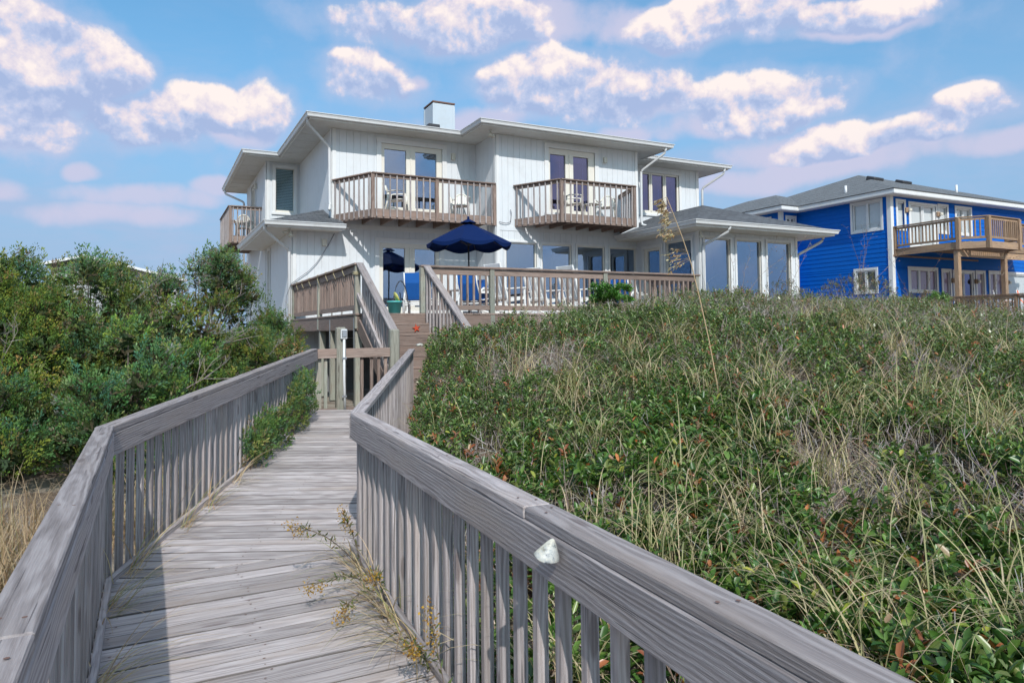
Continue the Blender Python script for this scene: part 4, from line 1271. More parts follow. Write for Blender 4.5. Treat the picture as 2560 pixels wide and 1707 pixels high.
def plastic_chair(F, label, group):
    """moulded garden chair, faces -y of its own frame"""
    t = thing('plastic_chair', label, 'chair', (0, 0, 0), group); t.matrix_basis = M @ F; WM[t] = M @ F
    def add(name, V, Fc, smooth=False): return raw_mesh(name, V, Fc, PLAST, t, F, smooth)
    V, Fc = curve_sheet([(-.24, .385), (-.22, .415), (-.10, .42), (.10, .40), (.20, .395)], .46, .42, .02)
    add('seat', V, Fc)
    arch = []
    for k in range(13):
        a = math.pi * k / 12
        x = -.235 * math.cos(a); h = .46 + .36 * math.sin(a) ** .8
        arch.append((x, .21 + (h - .42) * .30, h))
    V, Fc = tube_geo([(-.21, .20, .38)] + arch + [(.21, .20, .38)], .026, 8); add('back_rim', V, Fc, True)
    for x in (-.14, -.07, 0, .07, .14):
        top = .46 + .36 * math.sin(math.acos(min(1, abs(x) / .235))) ** .8
        V, Fc = curve_sheet([(.195, .40), (.21 + (.58 - .42) * .3, .58), (.21 + (top - .44) * .3, top - .01)], .048, .048, .012)
        add('back_slat', [v + Vector((x, 0, 0)) for v in V], Fc)
    for s in (-1, 1):
        V, Fc = tube_geo([(s * .245, .26, .60), (s * .285, .12, .635), (s * .295, -.10, .64), (s * .285, -.22, .62), (s * .265, -.25, .55)], .028, 8, flat=.7); add('arm', V, Fc, True)
        V, Fc = tube_geo([(s * .265, -.25, .57), (s * .255, -.245, .40), (s * .275, -.28, .0)], .038, 6, .7); add('leg', V, Fc, True)
        V, Fc = tube_geo([(s * .23, .22, .60), (s * .23, .24, .38), (s * .255, .33, .0)], .038, 6, .7); add('leg', V, Fc, True)
    return t


pc = plastic_chair(TF(1.72, .72, 3.385, 65), 'white plastic chair at the left of the first balcony, before its glass door', 'balcony chairs')
copy_tree(pc, TF(3.75, .62, 3.385, -28), 'white plastic chair in the shaded right corner of the first balcony', 'balcony chairs')
copy_tree(pc, TF(6.72, 2.35, 3.365, 60), 'white plastic chair before the violet glass door on the second balcony', 'balcony chairs')
copy_tree(pc, TF(7.95, 2.25, 3.365, -48), 'white plastic chair at the wall lamp side of the second balcony', 'balcony chairs')
copy_tree(pc, TF(-1.62, -6.85, 3.405, 170), 'white plastic chair on the small side balcony at far left', 'balcony chairs')
tt = thing('side_table', 'low white plastic table between the second balcony chairs', 'table', (7.35, -2.45, 3.365))
mesh_obj('table_top', box_mesh(.44, .44, .03, .012), PLAST, tt, TF(7.35, 2.45, 3.365 + .42, 10))
for a in (-1, 1):
    for b in (-1, 1): mesh_obj('leg', box_mesh(.04, .04, .41, .008), PLAST, tt, TF(7.35 + a * .17, 2.45 + b * .17, 3.365 + .205, 10))
tb = thing('bar_table', 'brown wooden table on the small side balcony', 'table', (-1.55, 7.9, 3.405))
mesh_obj('table_top', box_mesh(.5, .7, .05, .008), DECKW, tb, TF(-1.55, -7.9, 4.12, 0))
for a in (-1, 1):
    for b in (-1, 1): mesh_obj('leg', box_mesh(.05, .05, .70, .006), DECKW, tb, TF(-1.55 + a * .19, -7.9 + b * .29, 3.76, 0))


def sling_chair(F, label, group, cloth, rec=.22, hi=.98):
    t = thing('sling_chair', label, 'chair', (0, 0, 0), group); t.matrix_basis = M @ F; WM[t] = M @ F
    yb = .20 + rec * .9
    V, Fc = curve_sheet([(-.26, .42), (-.10, .385), (.10, .36), (.18, .375), (.22, .45), (yb - .04, .75), (yb, hi)], .50, .50, .008)
    raw_mesh('sling', V, Fc, cloth, t, F)
    for s in (-1, 1):
        x = s * .265
        V, Fc = tube_geo([(x, -.28, .42), (x, -.1, .385), (x, .1, .36), (x, .18, .375), (x, .22, .45), (x, yb - .04, .75), (x, yb, hi + .01)], .016, 8); raw_mesh('side_rail', V, Fc, WPAINT, t, F, True)
        V, Fc = tube_geo([(x + s * .03, .28, .02), (x + s * .03, .27, .40), (x + s * .03, .22, .58), (x + s * .03, .10, .645), (x + s * .03, -.10, .64), (x + s * .03, -.22, .58), (x + s * .03, -.27, .40), (x + s * .03, -.30, .0)], .020, 8); raw_mesh('arm_loop', V, Fc, WPAINT, t, F, True)
    for y, z in ((-.27, .30), (.24, .28)):
        V, Fc = tube_geo([(-.30, y, z), (.30, y, z)], .014, 8); raw_mesh('cross_bar', V, Fc, WPAINT, t, F, True)
    return t


sl = sling_chair(TF(.98, 4.65, ZD, 148), 'blue sling chair at the stair head beside the teal bucket', 'blue sling chairs', SLING)
copy_tree(sl, TF(2.30, 4.9, ZD, 125), 'blue sling chair under the navy umbrella, behind the first railing section', 'blue sling chairs')
copy_tree(sl, TF(6.95, 4.55, ZD, 120), 'blue sling chair behind the bright green shrub, right part of the deck', 'blue sling chairs')
copy_tree(sl, TF(3.55, 3.3, ZD, 110), 'blue sling chair behind the leftmost white slatted chair', 'blue sling chairs')
copy_tree(sl, TF(-.35, 3.2, ZD, 100), 'blue sling chair by the left deck railing near the patio door', 'blue sling chairs')


def slat_chair(F, label, group):
    """tall slatted rocking chair, painted white"""
    t = thing('rocking_chair', label, 'chair', (0, 0, 0), group); t.matrix_basis = M @ F; WM[t] = M @ F
    inv = F
    def bd(name, p0, p1, w, th, up=(0, 0, 1)):
        p0, p1, up = Vector(p0), Vector(p1), Vector(up)
        board(name, F @ p0, F @ p1, w, th, WPAINT, t, up=F.to_3x3() @ up, bev=.005)
    for k in range(5):
        x = -.20 + k * .10
        bd('back_slat', (x, .20, .38), (x, .46, 1.13), .075, .018, (0, -1, .3))
    bd('top_rail', (-.30, .475, 1.17), (.30, .475, 1.17), .03, .10, (0, .3, 1))
    bd('back_rail', (-.27, .235, .42), (.27, .235, .42), .03, .07, (0, .3, 1))
    for s in (-1, 1):
        x = s * .29
        bd('back_post', (x, .16, .0 + .06), (x, .49, 1.22), .045, .045, (0, 1, 0))
        bd('leg', (x, -.30, .06), (x, -.28, .66), .045, .045, (0, 1, 0))
        bd('arm', (x, -.38, .67), (x, .32, .62), .10, .03)
        bd('seat_rail', (x, -.32, .42), (x, .22, .34), .03, .07)
        V, Fc = tube_geo([(x, -.52, .10), (x, -.3, .045), (x, 0, .022), (x, .3, .05), (x, .60, .13)], .026, 8); raw_mesh('rocker', V, Fc, WPAINT, t, F, True)
    for k in range(6):
        y = -.30 + k * .092; bd('seat_slat', (-.27, y, .455 - k * .015), (.27, y, .455 - k * .015), .075, .018)
    return t


rk = slat_chair(TF(3.05, 5.15, ZD, 104), 'white slatted rocking chair right of the first railing post', 'white slatted chairs')
copy_tree(rk, TF(4.45, 4.45, ZD, 112), 'tall white slatted rocking chair whose top rail shows above the railing', 'white slatted chairs')
copy_tree(rk, TF(5.0, 5.3, ZD, 100), 'white slatted rocking chair in front of the tall one, left of the shrub', 'white slatted chairs')
copy_tree(rk, TF(7.45, 3.9, ZD, 110), 'white slatted rocking chair right of the rightmost blue sling chair', 'white slatted chairs')
copy_tree(rk, TF(8.2, 3.4, ZD, 105), 'rightmost white slatted rocking chair against the sunroom side', 'white slatted chairs')
# white bench along the wall and a white table
bn = thing('bench', 'long white slatted bench against the house wall behind the railing', 'bench', (3.0, -2.4, ZD))
for k in range(4): board('seat_slat', B(1.3, 2.25 + k * .12, ZD + .43), B(4.2, 2.25 + k * .12, ZD + .43), .10, .03, WPAINT, bn)
for u in (1.4, 2.8, 4.1):
    for v in (2.27, 2.58): board('leg', B(u, v, ZD), B(u, v, ZD + .42), .07, .07, WPAINT, bn, up=(0, 1, 0))
board('apron', B(1.3, 2.63, ZD + .36), B(4.2, 2.63, ZD + .36), .03, .09, WPAINT, bn); board('stretcher', B(1.3, 2.6, ZD + .12), B(4.2, 2.6, ZD + .12), .03, .10, WPAINT, bn)
tw = thing('patio_table', 'white patio table under the navy umbrella', 'table', (2.55, -3.45, ZD))
for k in range(7): board('table_slat', B(2.3, 3.0 + k * .14, ZD + .70), B(3.35, 3.0 + k * .14, ZD + .70), .125, .03, WPAINT, tw)
for u in (2.4, 3.25):
    for v in (3.06, 3.78): board('leg', B(u, v, ZD), B(u, v, ZD + .69), .08, .08, WPAINT, tw, up=(0, 1, 0))
board('apron', B(2.4, 3.85, ZD + .64), B(3.25, 3.85, ZD + .64), .03, .09, WPAINT, tw)
# bucket
bk = thing('bucket', 'teal plastic bucket with a yellow lid leaning in it beside the stair post', 'bucket', (.55, -5.75, ZD))
V = []; Fc = []; ns = 20
for (r, z) in ((.0, .0), (.125, .0), (.150, .26), (.165, .26), (.165, .29), (.145, .29), (.12, .02), (0, .02)):
    for a in range(ns): V.append((r * math.cos(a * 2 * math.pi / ns), r * math.sin(a * 2 * math.pi / ns), z))
for i in range(7):
    for a in range(ns): Fc.append((i * ns + a, i * ns + (a + 1) % ns, (i + 1) * ns + (a + 1) % ns, (i + 1) * ns + a))
raw_mesh('pail', V, Fc, TEAL, bk, TF(.03, 5.75, ZD, 0), True)
V, Fc = tube_geo([(0, 0, 0), (0, 0, .012)], .13, 20)
raw_mesh('lid', V, Fc, YELL, bk, TF(.07, 5.75, ZD + .36, 0) @ Matrix.Rotation(math.radians(68), 4, 'Y'), True)
# metal hoop stool part near the door
tube('hose_hoop', [B(.35 + .25 * math.cos(a), 5.2 - .2 * math.cos(a), ZD + .02 + .75 * math.sin(a)) for a in [i * math.pi / 10 for i in range(11)]], .012, DMETAL, None)
tag(bpy.data.objects['hose_hoop'], 'thin dark metal hoop standing by the stair head', 'hoop')


def umbrella():
    t = thing('patio_umbrella', 'navy blue octagonal patio umbrella open over the deck', 'umbrella', (2.78, -3.44, ZD))
    F = TF(2.78, 3.44, 0, 12)
    R = 1.13; za, ze = 2.82, 2.27; V = []; Fc = []; rows = 7; seg = 8; per = 8
    for i in range(rows + 1):
        f = .10 + .90 * i / rows
        for k in range(seg * per):
            a = 2 * math.pi * k / (seg * per); x = (k % per) / per
            sag = math.sin(math.pi * x)
            ra = R * f * (math.cos(math.pi / 8) / math.cos((x - .5) * math.pi / 4) * .25 + .75 * (1 - .05 * sag))
            z = za + (ze - za) * (f ** 1.05) - .055 * sag * f * f
            V.append((ra * math.cos(a), ra * math.sin(a), z))
    m = seg * per
    for i in range(rows):
        for k in range(m): Fc.append((i * m + k, i * m + (k + 1) % m, (i + 1) * m + (k + 1) % m, (i + 1) * m + k))
    # hanging edge
    base = len(V)
    for k in range(m):
        x, y, z = V[rows * m + k]; sag = math.sin(math.pi * ((k % per) / per)); V.append((x * .995, y * .995, z - .05 - .05 * sag))
    for k in range(m): Fc.append((rows * m + k, rows * m + (k + 1) % m, base + (k + 1) % m, base + k))
    cn = raw_mesh('canopy', V, Fc, NAVY, t, F)
    V = [(0, 0, 2.93)]; Fc = []
    for k in range(16):
        a = 2 * math.pi * k / 16; V.append((.22 * math.cos(a), .22 * math.sin(a), 2.80 + (.015 if k % 2 else 0)))
    for k in range(16): Fc.append((0, 1 + k, 1 + (k + 1) % 16))
    raw_mesh('vent_cap', V, Fc, NAVY, cn, F)
    V, Fc = tube_geo([(0, 0, 2.90), (0, 0, 2.98)], .03, 8); raw_mesh('finial', V, Fc, NAVY, cn, F, True)
    for k in range(8):
        a = 2 * math.pi * k / 8; c, s = math.cos(a), math.sin(a)
        V, Fc = tube_geo([(.03 * c, .03 * s, 2.76), (1.11 * c, 1.11 * s, 2.245)], .010, 6); rb = raw_mesh('rib', V, Fc, DMETAL, t, F)
        V, Fc = tube_geo([(.03 * c, .03 * s, 2.22), (.55 * c, .55 * s, 2.50)], .008, 6); raw_mesh('strut', V, Fc, DMETAL, rb, F)
    V, Fc = tube_geo([(0, 0, ZD + .03), (0, 0, 2.8)], .024, 10); raw_mesh('pole', V, Fc, DMETAL, t, F, True)
    V, Fc = tube_geo([(0, 0, ZD), (0, 0, ZD + .06), (0, 0, ZD + .10)], .24, 16, .4); raw_mesh('base', V, Fc, DMETAL, t, F, True)


umbrella()

# ------------------------------------------------------------------ the blue house
BH = thing('blue_house', 'bright blue clapboard house with white trim and slate hip roof', 'house', (29, 3, -.2))
ub, vb_ = 24.28, .47
fb = Fr(0, vb_, 0); fbl = Fr(ub, 0, -90); fbb = Fr(0, -4.56, 0); fbbl = Fr(23.15, 0, -90)
ZBS = 5.70
ups = [(24.62, 25.30, 4.20, 5.60, [(24.74, 25.28)]), (25.50, 27.58, 3.45, 5.55, [(25.72, 26.45), (26.62, 27.30)]), (27.62, 28.42, 4.20, 5.60, [(27.74, 28.30)]),
       (28.92, 30.25, 4.20, 5.60, [(29.06, 29.52), (29.66, 30.10)])]
lowsb = [(25.30, 27.46, 1.45, 2.63, [(25.56, 26.10), (26.22, 26.78), (26.90, 27.34)]), (27.72, 28.48, .62, 2.60, [(27.86, 28.34)]), (28.57, 30.28, .45, 2.58, [(28.75, 29.40), (29.52, 30.10)]),
         (30.36, 31.16, .62, 2.60, [(30.50, 31.02)]), (31.43, 32.75, .9, 2.62, [(31.56, 32.02), (32.14, 32.62)]), (33.0, 35.4, .5, 2.6, [(33.16, 35.24)])]
wall(BH, fb, ub, 36.0, -.4, ZBS, [(a + .06, b - .06, c + .06, d - .06) for a, b, c, d, _ in ups + lowsb], BLUE, vertical=False, pitch=.205)
wl = [(-1.50, .13, 4.24, 5.68, [(-1.33, -.72), (-.60, -.02)]), (-1.42, -.20, 1.45, 2.62, [(-1.26, -.88), (-.76, -.36)])]
wall(BH, fbl, -4.56, vb_, -.4, ZBS, [(a + .06, b - .06, c + .06, d - .06) for a, b, c, d, _ in wl], BLUE, vertical=False, pitch=.205)
wall(BH, fbb, 23.15, ub, -.4, ZBS, [(23.48, 24.12, 4.3, 5.48)], BLUE, vertical=False, pitch=.205)
wall(BH, fbbl, -13.0, -4.56, -.4, ZBS, [(-6.6, -5.2, 4.3, 5.48)], BLUE, vertical=False, pitch=.205)
def bwin(fr, q, blind='shade', inner=None, glass=None):
    a, b, c, d, ps = q
    window(BH, fr, a, b, c, d, [(p0, p1, c + .17, d - .17) for p0, p1 in ps], trim=.11, blind=blind, fmat=TRIM, glass=glass or GLASSC, inner=inner, sill=False, base=.02)
for i, q in enumerate(ups): bwin(fb, q, inner=SHADE)
for i, q in enumerate(lowsb): bwin(fb, q, blind=None if i == 2 else 'shade', inner=MAUVE if i in (0, 1, 3, 4) else SHADE, glass=GLASSV if i == 2 else None)
bwin(fbl, wl[0]); bwin(fbl, wl[1], blind='slats')
bwin(fbb, (23.42, 24.18, 4.24, 5.54, [(23.58, 23.74), (23.86, 24.02)]), blind=None)
bwin(fbbl, (-6.66, -5.14, 4.24, 5.54, [(-6.48, -5.96), (-5.84, -5.32)]))
fbox('corner_board', fb, ub - .03, ub + .15, .02, .05, -.4, ZBS, TRIM, BH); fbox('corner_board', fbl, vb_ - .15, vb_ + .05, .02, .048, -.4, ZBS, TRIM, BH)
fbox('corner_board', fbb, 23.13, 23.28, .02, .05, 3.9, ZBS, TRIM, BH); fbox('corner_board', fbbl, -4.70, -4.53, .02, .048, 3.9, ZBS, TRIM, BH)
fbox('band_board', fb, ub, 30.6, .02, .06, 3.02, 3.10, DECKW, BH)
EB = [(23.70, 1.07), (37.0, 1.07), (37.0, -13.5), (22.55, -13.5), (22.55, -3.96), (23.70, -3.96)]
V = [B(u, v, ZBS + d) for d in (0, .02) for u, v in EB]; n = 6
raw_mesh('soffit', V, [tuple(range(n)), tuple(range(2 * n - 1, n - 1, -1))] + [(i, (i + 1) % n, (i + 1) % n + n, i + n) for i in range(n)], TRIM, BH)
sweep('fascia', [(u, v, ZBS + .21) for u, v in EB], [(-.03, -.22), (.0, -.22), (.0, 0), (-.03, 0)], TRIM, BH, True, 1)
hb = hip(BH, 23.66, 37.0, -12.0, 1.11, ZBS + .215, .37, SHINGB)
hip(BH, 22.51, 30.0, -13.55, -3.92, ZBS + .217, .37, SHINGB)
for u, v in ((27.9, -1.9), (30.6, -2.2)): mesh_obj('roof_vent', box_mesh(.75, .5, .22, .04), DMETAL, BH, Matrix.Translation(B(u, v - .9, ZBS + .25 + (1.11 - v + .9) * .37)) @ Matrix.Rotation(math.radians(20), 4, 'X'))
tube('vent_pipe', [B(24.9, -2.2, ZBS + .5), B(24.9, -2.2, ZBS + 1.0)], .06, PVC, BH); tube('vent_pipe', [B(32.0, -1.2, ZBS + .8), B(32.0, -1.2, ZBS + 1.45)], .06, PVC, BH)
for s, z in ((25.30, 5.02), (27.56, 4.98), (28.50, 1.95), (30.30, 1.95), (32.86, 1.95)):
    l = fbox('wall_lamp', fb, s - .11, s + .11, .05, .14, z, z + .22, TANW, BH, .02); fbox('lens', fb, s + .0, s + .16, .14, .24, z + .04, z + .18, LAMPG, l, .02)
# its upper deck
zc_, zr1, zr0 = 4.32, 3.36, 3.06
PB = [(24.42, .50), (24.30, 3.32), (24.90, 4.15), (27.15, 4.08), (27.75, 3.30), (33.5, 3.2)]
bd = None
for k in range(22):
    v = .55 + k * .145
    b_ = board('upper_deck' if bd is None else 'floor_board', B(24.34 + max(0, v - 3.3) * .7, v, zr1 - .02), B(33.5 if v < 3.2 else 27.2, v, zr1 - .02), .139, .035, TANW, bd or BH)
    bd = bd or b_
for (a, b) in zip(PB[:-1], PB[1:]):
    board('rim_joist', B(*a, (zr0 + zr1) / 2 - .02), B(*b, (zr0 + zr1) / 2 - .02), .045, zr1 - zr0 - .03, TANW, bd)
    board('rail_cap', B(*a, zc_), B(*b, zc_), .16, .04, TANW, bd, ext=.04)
    board('upper_rail', B(*a, zc_ - .09), B(*b, zc_ - .09), .04, .09, TANW, bd); board('lower_rail', B(*a, zr1 + .12), B(*b, zr1 + .12), .04, .09, TANW, bd)
    n = int((Vector(b) - Vector(a)).length / .15)
    for i in range(n):
        q = Vector(a).lerp(Vector(b), (i + .5) / n); board('baluster', B(q.x, q.y, zr1 + .12), B(q.x, q.y, zc_ - .05), .045, .045, TANW, bd, up=(0, -1, 0))
for p in PB[:-1]: board('post', B(p[0], p[1] + .03, zr0 - .03), B(p[0], p[1] + .03, zc_ - .02), .15, .15, TANW, bd, up=(0, 1, 0), bev=.01)
for u, v in ((24.42, 3.2), (27.7, 3.2), (33, 3.1)): board('deck_post', B(u, v, -.5), B(u, v, zr0 - .05), .19, .19, TANW, bd, up=(0, 1, 0), bev=.012)
board('beam', B(24.35, 3.28, zr0 - .16), B(33.2, 3.2, zr0 - .16), .05, .27, TANW, bd)
# lower railing of its deck
BR = thing('deck_railing', 'tan timber railing along the lower deck of the blue house', 'railing', (24.3, -4, 0))
rail_b(BR, B(24.25, .9, 0), B(24.25, 7.4, 0), [0.0, 2.4, 4.5, 6.4], .22, 1.16, (-1, 0, 0), pitch=.15, mat=TANW, pm=TANW)
lc = sling_chair(TF(25.6, 4.4, .30, 30), 'orange canvas chair at the left behind the blue house railing', 'orange chairs', ORANGE, .3, 1.05)
copy_tree(lc, TF(26.15, 5.0, .30, 20), 'orange canvas chair nearest the picture edge behind the blue house railing', 'orange chairs')

# far grey house behind the cedars
FH = thing('far_house', 'pale house far behind the cedars, only its roof showing', 'house', (-8, 32, -1))
ffr = Fr(0, -32, 0)
wall(FH, ffr, -10.2, -3.0, -2.0, 4.0, [], CONC, pitch=.6)
ra, rb2 = (-11.2, -31.4, 4.43), (-8.3, -31.4, 4.98)
r_ = roof_plane('roof', [(-10.6, -31.4, 4.43), (-8.3, -31.4, 4.98), (-8.3, -40, 4.98), (-10.6, -40, 4.43)], ((-10.6, -31.4, 4.43), (-10.6, -40, 4.43)), FH, SHINGB)
roof_plane('roof_slope', [(-8.3, -31.4, 4.98), (-2.6, -31.4, 3.58), (-2.6, -40, 3.58), (-8.3, -40, 4.98)], ((-2.6, -31.4, 3.58), (-2.6, -40, 3.58)), r_, SHINGB)
board('rake_board', B(-10.7, -31.3, 4.34), B(-8.3, -31.3, 4.93), .06, .16, TRIM, FH); board('rake_board', B(-8.3, -31.3, 4.93), B(-2.5, -31.3, 3.5), .06, .16, TRIM, FH)
V = [B(-10.2, -31.9, 4.0), B(-3, -31.9, 3.5), B(-8.3, -31.9, 4.9)]
raw_mesh('gable', V + [v + Vector((0, .1, 0)) for v in V], [(0, 1, 2), (5, 4, 3), (0, 3, 4, 1), (1, 4, 5, 2), (2, 5, 3, 0)], CONC, FH)


# ------------------------------------------------------------------ plants
def nrm(a): return a / np.maximum(np.linalg.norm(a, axis=-1, keepdims=True), 1e-9)


def rand_dir(n, zmin=-1.0, zmax=1.0):
    z = rng.uniform(zmin, zmax, n); a = rng.uniform(0, 2 * np.pi, n); r = np.sqrt(1 - z * z)
    return np.stack([r * np.cos(a), r * np.sin(a), z], 1)


class Geo:
    def __init__(s): s.V = []; s.F = []; s.C = []; s.n = 0
    def add(s, V, F, C):
        V = V.reshape(-1, 3); s.V.append(V); s.F.append(F + s.n); s.C.append(C.reshape(-1, 3)); s.n += len(V)
    def mesh(s, name, mat, smooth=False, org=None):
        V = np.concatenate(s.V)
        if org is not None: V = V - np.asarray(org, float)
        return np_mesh(name, V, np.concatenate(s.F), np.concatenate(s.C), mat, smooth)


def leaves(g, P, D, Nm, L, W, C, fold=.22, oval=True):
    """leaf cards: oval (two quads folded on the midrib) or simple diamonds"""
    n = len(P); D = nrm(D); S = nrm(np.cross(D, Nm)); Nn = np.cross(S, D)
    L = np.asarray(L).reshape(-1, 1) * np.ones((n, 1)); W = np.asarray(W).reshape(-1, 1) * np.ones((n, 1))
    if oval:
        v = np.stack([P, P + D * L * .30 + S * W * .42 + Nn * W * fold, P + D * L * .72 + S * W * .42 + Nn * W * fold, P + D * L - Nn * L * .06,
                      P + D * L * .72 - S * W * .42 + Nn * W * fold, P + D * L * .30 - S * W * .42 + Nn * W * fold], 1)
        b = (np.arange(n) * 6)[:, None]
        F = np.concatenate([b + np.array([[0, 1, 2, 3]]), b + np.array([[0, 3, 4, 5]])])
        g.add(v, F, np.repeat(C[:, None, :], 6, 1))
    else:
        v = np.stack([P, P + D * L * .5 + S * W * .5, P + D * L, P + D * L * .5 - S * W * .5], 1)
        b = (np.arange(n) * 4)[:, None]
        g.add(v, b + np.array([[0, 1, 2, 3]]), np.repeat(C[:, None, :], 4, 1))


def blades(g, P, phi, a0, kap, L, W, C, seg=6, C2=None):
    """arching ribbons; a0 start angle off the vertical, kap total bend"""
    n = len(P); pts = [P]; q = P.copy()
    hd = np.stack([np.cos(phi), np.sin(phi), np.zeros(n)], 1); sd = np.stack([-np.sin(phi), np.cos(phi), np.zeros(n)], 1)
    tw = rng.uniform(-.6, .6, n)[:, None]
    for i in range(seg):
        a = (a0 + kap * ((i + .5) / seg) ** 1.3)[:, None]
        q = q + (hd * np.sin(a) + np.array([[0, 0, 1.]]) * np.cos(a)) * (L / seg)[:, None]
        pts.append(q)
    V = []; Cc = []
    C2 = C if C2 is None else C2
    for i, p in enumerate(pts):
        w = (W * (1 - (i / seg) ** 2 * .9))[:, None]; s = nrm(sd + hd * tw)
        V += [p - s * w / 2, p + s * w / 2]
        c = C + (C2 - C) * (i / seg); Cc += [c, c]
    V = np.stack(V, 1); Cc = np.stack(Cc, 1); m = 2 * (seg + 1)
    b = (np.arange(n) * m)[:, None]
    F = np.concatenate([b + np.array([[2 * i, 2 * i + 1, 2 * i + 3, 2 * i + 2]]) for i in range(seg)])
    g.add(V, F, Cc)


def ribbons(g, P, Q, w, C):
    """straight thin twigs P->Q as two crossed slivers"""
    n = len(P); d = nrm(Q - P); a = nrm(np.cross(d, rand_dir(n))); b = np.cross(d, a)
    w = np.asarray(w).reshape(-1, 1)
    for s in (a, b):
        v = np.stack([P - s * w / 2, P + s * w / 2, Q + s * w * .25, Q - s * w * .25], 1)
        k = (np.arange(n) * 4)[:, None]; g.add(v, k + np.array([[0, 1, 2, 3]]), np.repeat(C[:, None, :], 4, 1))


def tubes_np(g, paths, r0, r1, C, n=5):
    for p, a, b in zip(paths, r0, r1):
        V, Fc = tube_geo(p, a, n, b / a)
        Fq = [f for f in Fc if len(f) == 4]
        V = np.array([tuple(v) for v in V]); g.add(V, np.array(Fq), np.repeat(np.array([C]), len(V), 0))


def pal(n, cols, wts, var=.25):
    cols = np.array(cols); w = np.array(wts, float); k = rng.choice(len(cols), n, p=w / w.sum())
    return cols[k] * rng.uniform(1 - var, 1 + var, (n, 1)) * rng.uniform(.94, 1.06, (n, 3))


def gz(u, v): return float(ground(u, v))


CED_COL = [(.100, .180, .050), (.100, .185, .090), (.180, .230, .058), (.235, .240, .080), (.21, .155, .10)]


def plumes(g, P, D, L, C, nn=30, nl=.032, nw=.0125):
    """feathery cedar sprays: P base, D axis, L length"""
    n = len(P)
    t = rng.uniform(.05, 1.0, (n, nn)); a = rng.uniform(0, 2 * np.pi, (n, nn))
    x = nrm(np.cross(D, np.array([[.3, .2, .93]]) + rng.normal(0, .05, (n, 3)))); y = np.cross(D, x)
    rad = x[:, None] * np.cos(a)[..., None] + y[:, None] * np.sin(a)[..., None]
    spread = (.075 * (1 - t * .8) * (L[:, None] / .25))[..., None] * rng.uniform(.2, 1, (n, nn, 1))
    pos = P[:, None] + D[:, None] * (t * L[:, None])[..., None] + rad * spread
    d = nrm(D[:, None] * .95 + rad * .55 + rng.normal(0, .15, (n, nn, 3)))
    ln = nl * rng.uniform(.7, 1.3, (n, nn)) * (L[:, None] / .14) ** .4
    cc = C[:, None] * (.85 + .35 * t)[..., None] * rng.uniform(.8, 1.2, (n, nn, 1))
    m = n * nn
    leaves(g, pos.reshape(m, 3), d.reshape(m, 3), rand_dir(m), ln.reshape(m), nw * (ln.reshape(m) / nl), cc.reshape(m, 3), oval=False)


